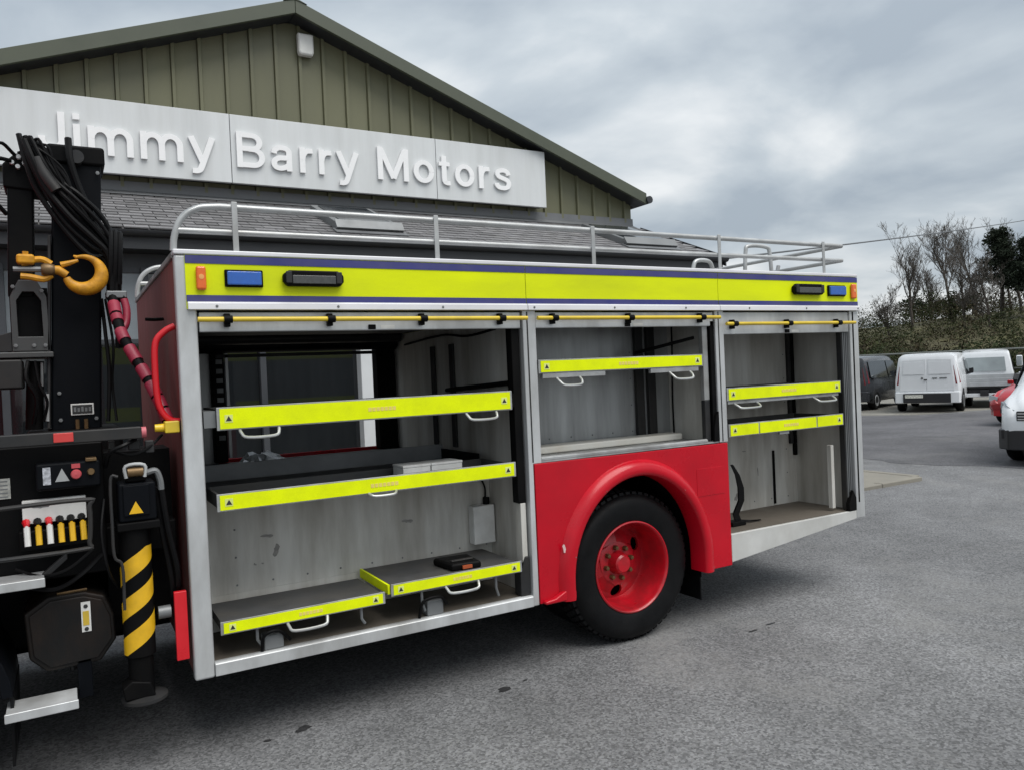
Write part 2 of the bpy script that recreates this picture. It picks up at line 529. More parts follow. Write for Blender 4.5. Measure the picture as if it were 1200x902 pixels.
# slate lean-to
def lz(y): return 3.49 + .4 * (y - 5)
lr = put('lean_to_roof', MB().prism([(5.0, lz(5) - .07), (7.05, lz(7.05) - .07), (7.05, lz(7.05) - .02), (5.0, lz(5) - .02)], 'x', -3.6, 8.58), SLATE, bld, smooth=0)
SL = math.hypot(1, .4)
ux, uz = 1 / SL, .4 / SL            # up-slope unit in (y, z)
sw, sh, ex = .240, .27, .165
sm = MB().add([(.002, 0, .016), (sw, 0, .016), (sw, sh, .003), (.002, sh, .003), (.002, 0, .030), (sw, 0, .030), (sw, sh, .011), (.002, sh, .011)],
              [(0, 3, 2, 1), (4, 5, 6, 7), (0, 1, 5, 4), (1, 2, 6, 5), (2, 3, 7, 6), (3, 0, 4, 7)])
slate_me = sm.mesh('slate', 0)
slate_me.materials.append(SLATE)
rest = MB()
slope_m = Matrix(((1, 0, 0, 0), (0, ux, -uz, 0), (0, uz, ux, 0), (0, 0, 0, 1)))
for r_ in range(13):
    d = r_ * ex - .03
    off = 0 if r_ % 2 == 0 else sw / 2
    for c_ in range(50):
        x = -3.6 + c_ * .2493 + off
        if x + sw > 8.64:
            continue
        y = 5 + d * ux
        z = lz(y) - .022
        if y > 6.98:
            continue
        jit = Matrix.Rotation(rnd.uniform(-.010, .010), 4, 'Z')
        M = Matrix.Translation((x, y, z + rnd.uniform(0, .004))) @ slope_m @ jit
        if -1.0 < x < 4.70:
            o = link('slate', slate_me, None, lr)
            o.matrix_basis = M
        else:
            rest.add([M @ Vector(v) for v in sm.v], sm.f)
o = put('slates', rest, SLATE, lr, smooth=0)
o['kind'] = 'stuff'
put('verge_board', MB().prism([(4.97, lz(4.97) - .15), (7.0, lz(7) - .15), (7.0, lz(7) + .012), (4.97, lz(4.97) + .012)], 'x', 8.645, 8.67), FASC, bld)
put('lead_flashing', MB().prism([(6.84, lz(6.84) + .02), (6.99, lz(6.99) + .012), (6.99, lz(6.99) + .15), (6.965, lz(6.99) + .15), (6.96, lz(6.96) + .04), (6.84, lz(6.84) + .03)], 'x', -3.5, 8.45), mat('lead', (.16, .165, .17), .5, .2), bld, smooth=0)
put('fascia_board', B(-3.6, 8.64, 5.02, 5.05, 3.27, 3.465), FASC, bld)
gp = [(4.995 + .062 * math.cos(R(t)), 3.455 + .062 * math.sin(R(t))) for t in range(180, 361, 20)]
gp += [(4.995 + .05 * math.cos(R(t)), 3.458 + .05 * math.sin(R(t))) for t in range(360, 179, -20)]
put('gutter', MB().prism(gp, 'x', -3.65, 8.7), FASC, bld)
put('soffit', B(-3.6, 8.6, 5.05, 5.42, 3.275, 3.30), FASC, bld)
# shop front
put('front_wall', B(-3.5, 8.5, 5.42, 5.6, 0, 3.45), FRONT, bld)
put('header_panel', B(-3.5, 8.5, 5.36, 5.42, 3.12, 3.27), FRONT, bld)
put('plinth', B(-3.5, 8.5, 5.34, 5.42, .1, .42), FRONT, bld)
put('end_wall', B(8.42, 8.52, 5.6, 7.05, 0, 3.45), FRONT, bld)
xs = [-3.5, -2.2, -.98, .34, 1.55, 2.79, 4.0, 5.2, 6.4, 7.45, 8.5]
for i, x in enumerate(xs):
    if abs(x - 2.79) < .01:
        put('pilaster', B(2.70, 2.875, 5.23, 5.42, .1, 3.12), PVC, bld, bevel=.01)
    else:
        put('mullion', B(x - .035, x + .035, 5.31, 5.42, .42, 3.12), FRONT, bld, bevel=.004)
for a, b_ in zip(xs[:-1], xs[1:]):
    o = put('window', B(a + .03, b_ - .03, 5.385, 5.405, .46, 3.08), GLASS, bld)
    put('window_frame', B(a + .035, b_ - .035, 5.345, 5.40, .42, .475), FRONT, o)
    put('window_frame', B(a + .035, b_ - .035, 5.345, 5.40, 3.06, 3.12), FRONT, o)
    put('transom', B(a + .035, b_ - .035, 5.355, 5.40, 2.30, 2.345), FRONT, o)
    if b_ < 1:
        put('fanlight', B(a + .035, b_ - .035, 5.372, 5.384, 2.346, 3.059), mat('sky_reflection_pane', (.20, .225, .245), .15, 0, .2, 1.2), o)  # pale colour stands in for sky reflected in the upper panes
# skylights on the slates
for sx0, sx1 in ((2.52, 3.36), (6.98, 7.95)):
    sk = put('skylight', MB().loft([[(x, 5 + d * ux - h * uz, lz(5) + d * uz + h * ux) for d, h in ((.42, 0), (1.62, 0), (1.62, .10), (.42, .10))] for x in (sx0, sx1)]), MIDG, lr, bevel=.01)
    put('skylight_pane', MB().loft([[(x, 5 + d * ux - h * uz, lz(5) + d * uz + h * ux) for d, h in ((.52, .09), (1.53, .09), (1.53, .112), (.52, .112))] for x in (sx0 + .08, sx1 - .08)]), mat('skylight_glass', (.035, .04, .045), .12, 0, .1, 3, spec=.4), lr)
    put('skylight_flashing', MB().loft([[(x, 5 + d * ux - h * uz, lz(5) + d * uz + h * ux) for d, h in ((.22, .012), (.42, .012), (.42, .03), (.22, .022))] for x in (sx0 - .05, sx1 + .05)]), mat('lead', (.16, .165, .17)), lr)
    put('skylight_hood', MB().loft([[(x, 5 + d * ux - h * uz, lz(5) + d * uz + h * ux) for d, h in ((.36, .03), (.44, .10), (.44, .135), (.33, .06))] for x in (sx0 - .02, sx1 + .02)]), MIDG, lr)

# sign with raised letters
sg = thing('shop_sign', (2.5, 6.85, 4.47), 'long white sign board with raised white letters across the green gable', 'sign')
for a, b_ in ((-1.5, 1.578), (1.586, 4.546), (4.554, 6.5)):
    put('sign_panel', B(a, b_, 6.75, 6.81, 4.468, 5.372), SIGN, sg, bevel=.005)
put('sign_frame', B(-1.48, 6.48, 6.812, 6.955, 4.49, 5.35), FASC, sg)
W_ = .138
def ell(cx, cy, rx, ry, a0, a1, n=14):
    return [(cx + rx * math.cos(R(a0 + (a1 - a0) * i / n)), cy + ry * math.sin(R(a0 + (a1 - a0) * i / n))) for i in range(n + 1)]
def cr2(c):
    return [(v.x, v.y) for v in smoothpts([(x, y, 0) for x, y in c], 5)]
STEM = [(.08, 0), (.08, .735)]
GLYPH = {
    'J': (.55, [[(.46, 1.0), (.46, .28)] + ell(.265, .28, .195, .205, -8, -172) + [(.07, .36)]]),
    'i': (.16, [STEM, [(.08, .855), (.08, 1.0)]]),
    'm': (.95, [STEM, ell(.275, .41, .195, .25, 180, 0) + [(.47, 0)], ell(.67, .41, .20, .25, 175, 0) + [(.87, 0)]]),
    'y': (.57, [[(.045, .735), (.29, .06)], [(.53, .735), (.275, -.04)] + cr2([(.26, -.085), (.22, -.165), (.15, -.20), (.055, -.195)])]),
    'B': (.70, [[(.08, 0), (.08, 1)], [(.08, .92), (.36, .92)] + ell(.38, .73, .185, .19, 85, -85) + [(.36, .54), (.08, .54)], [(.30, .53), (.40, .53)] + ell(.40, .305, .215, .225, 85, -85) + [(.38, .08), (.08, .08)]]),
    'a': (.60, [cr2([(.09, .49), (.115, .58), (.19, .65), (.29, .662), (.40, .64), (.46, .57), (.465, .46)]) + [(.465, .0)],
                cr2([(.465, .40), (.36, .375), (.22, .365), (.115, .30), (.085, .20), (.125, .105), (.22, .07), (.33, .09), (.42, .15), (.465, .21)])]),
    'r': (.37, [STEM, cr2([(.08, .38), (.11, .52), (.19, .63), (.35, .655)])]),
    'M': (.87, [[(.08, 0), (.08, 1)], [(.10, .96), (.435, .06)], [(.435, .06), (.77, .96)], [(.79, 0), (.79, 1)]]),
    'o': (.60, [ell(.30, .365, .222, .292, 0, 360, 30)]),
    't': (.36, [[(.17, .93), (.17, .20)] + cr2([(.175, .15), (.205, .085), (.27, .065), (.345, .072)]), [(.02, .672), (.335, .672)]]),
    's': (.54, [cr2([(.465, .51), (.42, .61), (.34, .657), (.25, .66), (.145, .625), (.105, .54), (.15, .45), (.28, .395), (.41, .34), (.465, .24), (.43, .125), (.34, .075), (.25, .067), (.145, .09), (.085, .155), (.07, .22)])]),
}
def ribbon(mb, pts, w, y0, y1, fx, fz):
    n = len(pts)
    V = [Vector((x, z)) for x, z in pts]
    Lf, Rt = [], []
    for i in range(n):
        d0 = (V[i] - V[i - 1]).normalized() if i else (V[1] - V[0]).normalized()
        d1 = (V[i + 1] - V[i]).normalized() if i < n - 1 else d0
        t = (d0 + d1).normalized()
        nn = Vector((-t.y, t.x))
        k = min(1.5, 1 / max(.5, nn.dot(Vector((-d0.y, d0.x)))))
        Lf.append(V[i] + nn * w / 2 * k)
        Rt.append(V[i] - nn * w / 2 * k)
    rings = [[(fx(l.x), y0, fz(l.y)), (fx(r.x), y0, fz(r.y)), (fx(r.x), y1, fz(r.y)), (fx(l.x), y1, fz(l.y))] for l, r in zip(Lf, Rt)]
    mb.loft(rings)
def letters(word, x0, x1, zb, cap):
    gap = .125
    tot = sum(GLYPH[c][0] for c in word) + gap * (len(word) - 1)
    sx = (x1 - x0) / tot
    cur = 0.0
    for c in word:
        w, strokes = GLYPH[c]
        mb = MB()
        for k, st in enumerate(strokes):
            ribbon(mb, st, W_ if not (c == 't' and k) else .125, 6.712 - .0006 * k, 6.742 + .0006 * k, lambda x: x0 + (cur + x) * sx, lambda z: zb + z * cap)
        put('letter', mb, LETT, sg, smooth=30)
        cur += w + gap
letters('Jimmy', -0.60, 1.37, 4.672, .47)
letters('Barry', 1.645, 3.31, 4.675, .47)
letters('Motors', 3.60, 5.83, 4.680, .47)
al = thing('alarm_box', (2.69, 6.9, 6.35), 'small white alarm box mounted high under the gable peak', 'alarm')
put('housing', MB().loft([[(2.60 + d, y, 6.37 + d), (2.78 - d, y, 6.37 + d), (2.80 - d, y, 6.42), (2.80 - d, y, 6.67 - d), (2.58 + d, y, 6.67 - d), (2.58 + d, y, 6.42)] for y, d in ((6.96, 0), (6.88, 0), (6.86, .02))]), mat('alarm_plastic', (.76, .76, .72), .4), al, bevel=.01)
put('back_plate', B(2.60, 2.78, 6.958, 6.995, 6.40, 6.65), MIDG, al)
#%%TRUCK
# ------------------------------------------------------------------ fire truck
T = thing('fire_truck', (2.5, 1.1, 0), 'red fire truck with open silver lockers, yellow roof band and folded black crane', 'fire truck')
def tp(name, mb, m, parent=None, bevel=0.0, smooth=40, seg=2):
    return put(name, mb, m, parent or T, bevel, smooth, seg)
WID = 2.2
# --- body shell
tp('corner_post', B(0, .092, 0, .055, .395, 2.432), ALU, bevel=.012, seg=3)
tp('front_panel', B(.004, .022, .057, WID, .42, 2.42), REDF)
tp('panel_edge_trim', B(-.006, .03, .06, WID + .006, 2.421, 2.452), ALUD, bevel=.006)
tp('roof_panel', B(.031, 5.0, .062, WID - .03, 2.40, 2.43), ALUD)
tp('top_trim', B(-.004, 5.012, -.008, .06, 2.433, 2.458), WTRIM, bevel=.007)
for a, b_ in ((.094, 1.934), (1.938, 3.497), (3.501, 5.003)):
    fp = tp('fascia_panel', B(a if a > .2 else .046, b_, -.006, -.0005, 2.172, 2.430), YEL)
    tp('blue_stripe', B((a if a > .2 else .047), b_ - .001, -.009, -.0055, 2.391, 2.4295), BLUE, fp)
    tp('blue_stripe', B((a if a > .2 else .047), b_ - .001, -.009, -.0055, 2.2075, 2.239), BLUE, fp)
tp('fascia_backing', B(.094, 5.0, .0005, .05, 2.175, 2.42), DARKG)
for a, b_ in ((.05, 1.9345), (1.9375, 3.4975), (3.5005, 5.008)):
    tp('drip_rail', MB().prism([(-.026, 2.168), (-.006, 2.166), (-.0065, 2.2065), (-.014, 2.207), (-.024, 2.20)], 'x', a, b_), WTRIM, bevel=.003)
# posts between the lockers
d1 = tp('divider_post', MB().prism([(1.90, .40), (1.941, .40), (1.941, 1.25), (2.0, 1.25), (2.0, 2.17), (1.908, 2.17), (1.908, 1.25)], 'y', .0, .06), ALU, bevel=.006)
tp('post_groove', B(1.934, 1.943, -.0015, .002, 1.26, 2.16), DARKG, d1)
tp('shutter_guide', B(1.842, 1.897, .03, .10, 1.02, 2.10), BLK, bevel=.006)
tp('shutter_guide', B(1.855, 1.892, .03, .10, .47, 1.02), INT, bevel=.004)
tp('guide_foot', MB().prism([(1.83, .467), (1.895, .467), (1.895, .70), (1.868, .70), (1.83, .60)], 'y', .02, .10), DARKG, bevel=.006)
d2 = tp('divider_post', B(3.466, 3.547, 0, .06, 1.252, 2.17), ALU, bevel=.006)
tp('post_groove', B(3.492, 3.501, -.0015, .002, 1.26, 2.16), DARKG, d2)
d3 = tp('divider_post', B(4.908, 5.012, 0, .06, .532, 2.17), ALU, bevel=.008)
tp('post_groove', B(4.934, 4.95, -.0015, .002, .66, 2.16), BLK, d3)
# lower-edge trims
tp('sill', MB().prism([(-.006, .40), (.05, .40), (.05, .455), (.035, .466), (.004, .466), (-.006, .458)], 'x', .093, 1.899), ALU, bevel=.003)
tp('rear_skirt', MB().prism([(3.541, .402), (4.906, .533), (4.906, .598), (3.541, .600)], 'y', .0, .03), mat('pale_skirt_paint', (.56, .56, .54), .5, .1, .08, 3, dirt=(.34, .33, .30), dirt_amt=.6, dscale=2.5), bevel=.005)
tp('rear_end_panel', B(4.985, 5.008, .062, WID, .62, 2.43), ALUD)
# --- front locker
tp('locker_side_wall', B(1.9, 1.906, .102, .50, .462, 1.205), INT)
tp('locker_side_wall', B(1.9, 1.906, .102, 2.14, 1.235, 2.15), INT)
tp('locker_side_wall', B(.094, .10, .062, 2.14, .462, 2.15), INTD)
tp('locker_back_wall', B(.10, 1.899, .50, .52, .465, 1.205), INT)
tp('wall_angle', MB().prism([(.498, .60), (.498, .66), (.494, .66), (.494, .612), (.43, .612), (.43, .607), (.494, .60)], 'x', .12, 1.89), INT)
tp('locker_floor', B(.06, 1.897, .052, .50, .44, .462), TREAD)
tp('locker_deck', B(.10, 1.899, .40, 2.14, 1.206, 1.226), TRAYD)
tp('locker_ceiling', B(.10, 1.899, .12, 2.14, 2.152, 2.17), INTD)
for y in (.93, 1.25):
    tp('wall_channel', B(1.880, 1.899, y, y + .06, 1.30, 2.02), DARKG, bevel=.004)
tp('support_arm', MB().tube([(1.86, .12, 1.74), (1.86, 1.0, 1.70)], .016, 8), BLK)
# far side with the opening through to the showroom
fs = tp('far_side_panel', B(.022, .50, WID - .03, WID, .42, 2.40), ALUB)
tp('far_side_panel', B(1.80, 4.98, WID - .03, WID, .60, 2.17), ALUB)
tp('far_side_panel', B(.50, 1.80, WID - .03, WID, .42, 1.25), RED)
tp('far_fascia', B(.03, 5.0, WID - .03, WID + .004, 2.172, 2.42), YEL)
tp('far_side_band', B(1.82, 4.9, WID + .002, WID + .006, 1.35, 1.55), YEL2)
tp('far_side_band', B(.03, .48, WID + .002, WID + .006, 1.35, 1.55), YEL2)
tp('far_jamb', B(.47, .56, 2.08, 2.17, 1.235, 2.06), BLK, bevel=.004)
tp('far_jamb', B(1.74, 1.898, 2.06, 2.17, 1.235, 2.15), BLK, bevel=.004)
sr = tp('slotted_rail', B(.565, .585, 2.06, 2.09, 1.27, 2.04), ALU)
for i in range(9):
    tp('rail_slot', B(.50, .545, 2.069, 2.079, 1.40 + i * .07, 1.435 + i * .07), MIDG, sr)
for i, (z, r_) in enumerate(((2.09, .055), (2.13, .04))):
    tp('shutter_roll', MB().tube([(.12, 2.0 - i * .12, z), (1.88, 2.0 - i * .12, z)], r_, 14), BLKN if i == 0 else DARKG)
tp('cross_rail', B(.50, 1.74, 2.06, 2.10, 2.005, 2.03), DARKG)
# --- middle locker
tp('locker_back_wall', B(2.002, 3.470, .50, .52, 1.26, 2.15), ALUB)
tp('locker_side_wall', B(3.462, 3.468, .062, .50, 1.26, 2.15), INT)
tp('locker_side_wall', B(2.002, 2.008, .062, .50, 1.26, 2.15), INT)
tp('locker_floor', B(1.95, 3.46, .004, .50, 1.253, 1.263), ALUD)
tp('floor_lip', MB().prism([(.004, 1.264), (.02, 1.264), (.02, 1.288), (.004, 1.280)], 'x', 2.002, 3.36), ALUD, bevel=.002)
tp('floor_strip', B(2.05, 3.40, .30, .46, 1.264, 1.312), mat('white_strip', (.66, .65, .60), .5, 0, .08, 4, dirt=(.40, .34, .25), dirt_amt=.5, dscale=4), bevel=.012)
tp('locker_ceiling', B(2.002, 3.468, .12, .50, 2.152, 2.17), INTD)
for x in (3.13, 3.24):
    tp('wall_channel', B(x, x + .07, .465, .499, 1.28, 2.12), DARKG, bevel=.004)
tp('shutter_guide', B(3.425, 3.464, .012, .09, 1.27, 2.10), BLK, bevel=.004)
tp('shutter_guide', B(3.37, 3.418, .03, .07, 1.55, 2.09), ALUD, bevel=.006)
tp('shutter_guide', B(3.37, 3.418, .03, .07, 1.27, 1.55), DARKG, bevel=.006)
tp('guide_foot', MB().prism([(3.415, 1.266), (3.464, 1.266), (3.464, 1.47), (3.44, 1.45), (3.42, 1.36)], 'y', -.004, .011), BLK)
tp('support_arm', MB().tube([(3.05, .38, 1.90), (3.36, .10, 1.99)], .012, 8), BLK)
# --- rear locker
tp('locker_back_wall', B(3.552, 4.925, .58, .60, .60, 2.15), INT)
tp('locker_side_wall', B(4.92, 4.926, .062, .58, .60, 2.15), INT)
tp('locker_side_wall', B(3.552, 3.558, .062, .58, .60, 2.15), INT)
tp('locker_floor', B(3.545, 4.92, .034, .58, .578, .600), TREAD)
tp('locker_ceiling', B(3.552, 4.92, .12, .58, 2.152, 2.17), INTD)
tp('wall_channel', B(4.83, 4.862, .55, .579, 1.10, 2.14), DARKG, bevel=.004)
tp('wall_channel', B(4.875, 4.905, .55, .579, 1.0, 2.14), BLK, bevel=.004)
tp('shutter_guide', B(4.835, 4.905, .03, .08, .61, 2.10), DARKG, bevel=.006)
for i in range(3):
    tp('guide_rib', B(4.842 + i * .02, 4.850 + i * .02, .022, .03, .70, 2.08), MIDG)
tp('shutter_guide', B(4.74, 4.775, .09, .13, .62, 1.12), INT, bevel=.004)
tp('guide_foot', MB().prism([(4.82, .602), (4.905, .602), (4.905, .70), (4.87, .76), (4.82, .66)], 'y', -.002, .03), BLK)
tp('bumper_strip', B(4.622, 4.642, .565, .579, .615, 1.06), BLK, bevel=.004)
# --- rolled shutters and yellow pull rods
for x0, x1, zr, br in ((.10, 1.90, 2.120, (.226, .736, 1.254, 1.75)), (2.004, 3.46, 2.120, (2.117, 2.70, 3.32)), (3.552, 4.905, 2.074, (3.624, 4.181, 4.736))):
    low = .058 if zr > 2.1 else .072
    sh_ = tp('shutter_bar', B(x0, x1, .012, .045, zr - low, 2.160), ALU, bevel=.006)
    tp('shutter_slat', B(x0, x1, .05, .07, zr - low + .01, 2.150), DARKG)
    tp('shutter_label', B(x0 + .5 * (x1 - x0) + .02, x0 + .5 * (x1 - x0) + .10, .0105, .0125, zr - low + .006, zr - low + .026), WHITE, sh_)
    tp('shutter_latch', B(x0 + .5 * (x1 - x0) - .05, x0 + .5 * (x1 - x0) - .01, .0, .012, zr - low + .004, zr - low + .03), BLK, sh_, bevel=.003)
    tp('pull_rod', MB().tube([(x0 - .012, -.035, zr), (x1 + .02, -.035, zr)], .0125, 10), YROD)
    for x in br:
        tp('rod_bracket', MB().tube([(x - .02, -.035, zr), (x + .02, -.035, zr)], .019, 10), BLK)
        tp('rod_bracket', B(x - .014, x + .014, -.02, .012, zr - .035, zr + .03), BLK, bevel=.004)
# --- pull-out trays with fluorescent fronts
TRI = MB().prism([(-.02, -.016), (.02, -.016), (0, .019)], 'y', -.0005, .0005).mesh('warning_triangle', 0)
TRI.materials.append(BLKP)
def handle(x0, x1, y, z, parent, drop=.045, out=.05):
    pts = [(x0, y, z), (x0 + .004, y - out * .6, z - drop * .5), (x0 + .03, y - out, z - drop), (x1 - .03, y - out, z - drop), (x1 - .004, y - out * .6, z - drop * .5), (x1, y, z)]
    tp('handle', MB().tube(smoothpts(pts, 4), .008, 8), GALV, parent)
def tray(x0, x1, z0, z1, depth, y0=0.0, cut=None, deck=True, lipb=0.0):
    mb = B(x0 - .008, x1 + .008, y0, y0 + .022, z0 - .006, z1 + .006)
    if deck == 'flat':
        mb.box(x0, x1, y0 + .022, y0 + depth, z1 - .016, z1 - .004)
        mb.box(x0, x0 + .014, y0 + .022, y0 + depth, z0, z1 - .017)
        mb.box(x1 - .014, x1, y0 + .022, y0 + depth, z0, z1 - .017)
    elif deck:
        mb.box(x0, x1, y0 + .022, y0 + depth, z0 + .004, z0 + .016)
        mb.box(x0, x0 + .014, y0 + .022, y0 + depth, z0 + .017, z1)
        mb.box(x1 - .014, x1, y0 + .022, y0 + depth, z0 + .017, z1)
        mb.box(x0 + .014, x1 - .014, y0 + depth - .014, y0 + depth, z0 + .017, z1 + lipb)
    t = tp('tray', mb, TRAYD, bevel=.002)
    tp('front_rail', B(x0 - .010, x1 + .010, y0 - .008, y0 - .0005, z0 - .007, z1 + .007), ALUD, t, bevel=.002)
    segs = cut or [(x0 + .004, x1 - .004)]
    for a, b_ in segs:
        tp('reflective_strip', B(a, b_, y0 - .0115, y0 - .0078, z0, z1), YEL2, t)
    zm = (z0 + z1) / 2
    h = (z1 - z0)
    k = min(1.0, h / .06) * .72
    for x in (x0 + .045, x1 - .045):
        tp('sticker', B(x - .026 * k, x + .026 * k, y0 - .0128, y0 - .0112, zm - .026 * k, zm + .026 * k), mat('sticker_yellow', (.66, .72, .22), .5), t)
        o = link('warning_triangle', TRI, None, t)
        o.location = (x, y0 - .0134, zm)
        o.scale = (k, 1, k)
    c_ = (x0 + x1) / 2 + .02
    w_ = min(.08, (x1 - x0) * .075)
    for q in range(7):
        xa = c_ - w_ + q * 2 * w_ / 7
        tp('printed_mark', B(xa, xa + 2 * w_ / 7 * .8, y0 - .0126, y0 - .0112, zm - .014 * k, zm + .014 * k), PRINT, t)
    return t
t = tray(.165, 1.797, 1.592, 1.690, .46)
handle(.261, .451, .01, 1.59, t); handle(1.504, 1.699, .01, 1.59, t)
tp('tray_slide', B(.10, .155, .02, .46, 1.60, 1.68), MIDG, t)
tp('tray_slide', B(1.81, 1.838, .02, .46, 1.60, 1.68), BLK, t)
t = tray(.147, 1.803, 1.198, 1.270, .40)
handle(.902, 1.057, .01, 1.20, t, .02)
tp('tray_tub', B(.16, 1.79, .96, .975, 1.228, 1.33), mat('tub_grey', (.30, .31, .32), .5, .2, .15, 4, dirt=(.10, .10, .10), dirt_amt=.5), t, bevel=.004)
tp('tray_tub', B(1.775, 1.79, .41, .955, 1.228, 1.30), BLK, t)
t = tray(.135, .957, .600, .650, .41, deck='flat')
handle(.445, .649, .01, .60, t)
for x in (.30, .84):
    tp('tray_leg', MB().tube([(x, .02, .60), (x, .02, .53), (x + .02, .03, .50)], .008, 8), MIDG, t)
    if x < .5:
        tp('latch_block', B(x + .03, x + .13, .02, .10, .466, .54), MIDG, t, bevel=.008)
        tp('latch_lever', MB().tube(smoothpts([(x + .02, .02, .47), (x + .03, .0, .55), (x + .10, .0, .56), (x + .16, .02, .50)], 4), .009, 8), BLK, t)
t = tray(1.012, 1.814, .630, .682, .48, deck='flat')
handle(1.325, 1.531, .01, .632, t)
tp('reflective_strip', B(.990, 1.003, .01, .47, .634, .684), YEL2, t)
for x in (1.19, 1.66):
    tp('tray_leg', MB().tube([(x, .02, .63), (x, .02, .55), (x + .02, .03, .50)], .008, 8), MIDG, t)
    if x < 1.5:
        tp('latch_block', B(x + .03, x + .13, .02, .10, .466, .55), MIDG, t, bevel=.008)
        tp('latch_lever', MB().tube(smoothpts([(x - .02, .02, .47), (x, .0, .56), (x + .10, .0, .57), (x + .15, .02, .52)], 4), .009, 8), BLK, t)
t = tray(2.012, 3.322, 1.795, 1.863, .42)
tp('grab_plate', B(2.03, 2.50, -.006, .02, 1.757, 1.787), ALUD, t, bevel=.003)
tp('grab_plate', B(2.87, 3.29, -.006, .02, 1.757, 1.787), ALUD, t, bevel=.003)
handle(2.13, 2.30, -.006, 1.757, t); handle(3.03, 3.21, -.006, 1.757, t)
t = tray(3.556, 4.752, 1.543, 1.620, .46)
tp('grab_plate', B(3.56, 4.74, .0, .02, 1.512, 1.535), ALUD, t, bevel=.003)
handle(3.618, 3.839, -.004, 1.512, t, .03); handle(4.443, 4.658, -.004, 1.512, t, .03)
t = tray(3.560, 4.768, 1.290, 1.366, .46, cut=[(3.564, 3.84), (3.855, 4.46), (4.475, 4.764)])
tp('catch', B(4.07, 4.17, .0, .02, 1.262, 1.283), ALUD, t, bevel=.003)
# fixed box on the locker wall
jb = tp('junction_box', B(1.735, 1.888, .42, .499, .72, .965), WHITE, bevel=.008)
tp('cable_gland', MB().tube([(1.85, .46, .966), (1.85, .46, 1.01)], .022, 10), BLK, jb)
# --- roof band lamps
def lamp_box(name, x0, x1, z0, z1, m, y=-.012, dep=.022):
    tp('lamp_bezel', B(x0, x1, y - .006, -.0065, z0, z1), BLK, bevel=.006)
    return tp(name, B(x0 + .010, x1 - .010, y - dep, y - .005, z0 + .009, z1 - .009), m, bevel=.006, seg=3)
for x0, x1 in ((.223, .406), (4.643, 4.849)):
    lamp_box('blue_lamp', x0, x1, 2.279, 2.364, BLENS)
for x0, x1 in ((.092, .138), (4.915, 4.972)):
    tp('marker_lamp', B(x0, x1, -.03, -.0065, 2.262, 2.376), AMBER, bevel=.012, seg=3)
    tp('marker_reflector', MB().lathe([(.0, -.0315), (.012, -.0312), (.013, -.029)], ((x0 + x1) / 2, 0, 2.325), 14), mat('amber_bright', (.85, .40, .12), .2))
for x0, x1 in ((.500, .812), (4.240, 4.572)):
    sc = tp('scene_light', MB().prism([(x0 + .02, 2.286), (x1 - .02, 2.286), (x1, 2.31), (x1, 2.345), (x1 - .03, 2.366), (x0 + .03, 2.366), (x0, 2.345), (x0, 2.31)], 'y', -.045, -.0065), BLK, bevel=.01)
    tp('lens', B(x0 + .045, x1 - .045, -.05, -.0445, 2.298, 2.340), LENS, sc, bevel=.004)
    for xx in (x0 + .012, x1 - .042):
        tp('end_cap', B(xx, xx + .03, -.052, -.044, 2.30, 2.36), DARKG, sc, bevel=.006)
for i in range(9):
    x = .18 + i * .6
    tp('rivet', MB().lathe([(.007, -.0262), (.005, -.030), (0, -.031)], (x, 0, 2.185), 8), MIDG)
# --- roof rail, both sides
def roofrail(y):
    pts = [(.005, y, 2.455), (.012, y, 2.52), (.04, y, 2.60), (.10, y, 2.655), (.20, y, 2.678), (.5, y, 2.68), (2.5, y, 2.682), (4.90, y, 2.682)]
    tp('roof_rail', MB().tube(smoothpts(pts, 5), .0165, 10), GALV)
    tp('roof_rail', MB().tube([(.018, y, 2.555), (2.5, y, 2.562), (4.90, y, 2.568)], .0155, 10), GALV)
    for x in (.292, 1.383, 2.47, 3.561, 4.659):
        tp('rail_post', B(x - .014, x + .014, y - .024, y - .016, 2.43, 2.705), GALV, bevel=.003)
roofrail(.045)
roofrail(WID - .05)
for z in (2.682, 2.568):
    tp('roof_rail', MB().tube([(4.90, .05, z), (4.90, WID - .05, z)], .0155, 10), GALV)
for x0, x1, zt in ((4.41, 4.735, 2.755), (3.83, 4.075, 2.615)):
    pts = [(x0, .6, 2.42), (x0 + .02, .6, zt - .06), (x0 + .06, .6, zt), (x1 - .06, .6, zt), (x1 - .02, .6, zt - .06), (x1, .6, 2.42)]
    tp('ladder_hoop', MB().tube(smoothpts(pts, 5), .0165, 10), GALV)
tp('ladder_stay', MB().tube([(4.86, .7, 2.42), (4.93, .7, 2.62)], .016, 8), GALV)
# --- red wheel panel with its arch
AC, AZ = 2.715, .50
inner = [(AC - .535, .41)] + arc(AC, AZ, .535, .605, 180, 0, 32) + [(AC + .535, .41)]
poly = [(1.945, .405), (inner[0][0], .405)] + inner[1:-1] + [(inner[-1][0], .385), (3.536, .385), (3.536, 1.247), (1.945, 1.250)]
wp = tp('wheel_panel', MB().prism(poly, 'y', -.004, .03), RED, bevel=.004)
def flare():
    secs = [(.100, -.0045), (.092, -.018), (.076, -.042), (.052, -.055), (.022, -.058), (.006, -.050), (-.002, -.036), (-.004, .10), (.004, .10)]
    rings = []
    path = [(-1, 0, AC - .535, .40), (-1, 0, AC - .535, .45)]
    for i in range(37):
        t = R(180 - 180 * i / 36)
        nx, nz = math.cos(t) / .535, math.sin(t) / .605
        l = math.hypot(nx, nz)
        path.append((nx / l, nz / l, AC + .535 * math.cos(t), AZ + .605 * math.sin(t)))
    path += [(1, 0, AC + .535, .45), (1, 0, AC + .535, .385)]
    for nx, nz, x, z in path:
        k = 1.0
        rings.append([(x + nx * o * k, y, z + nz * o * k) for o, y in secs])
    return MB().loft(rings)
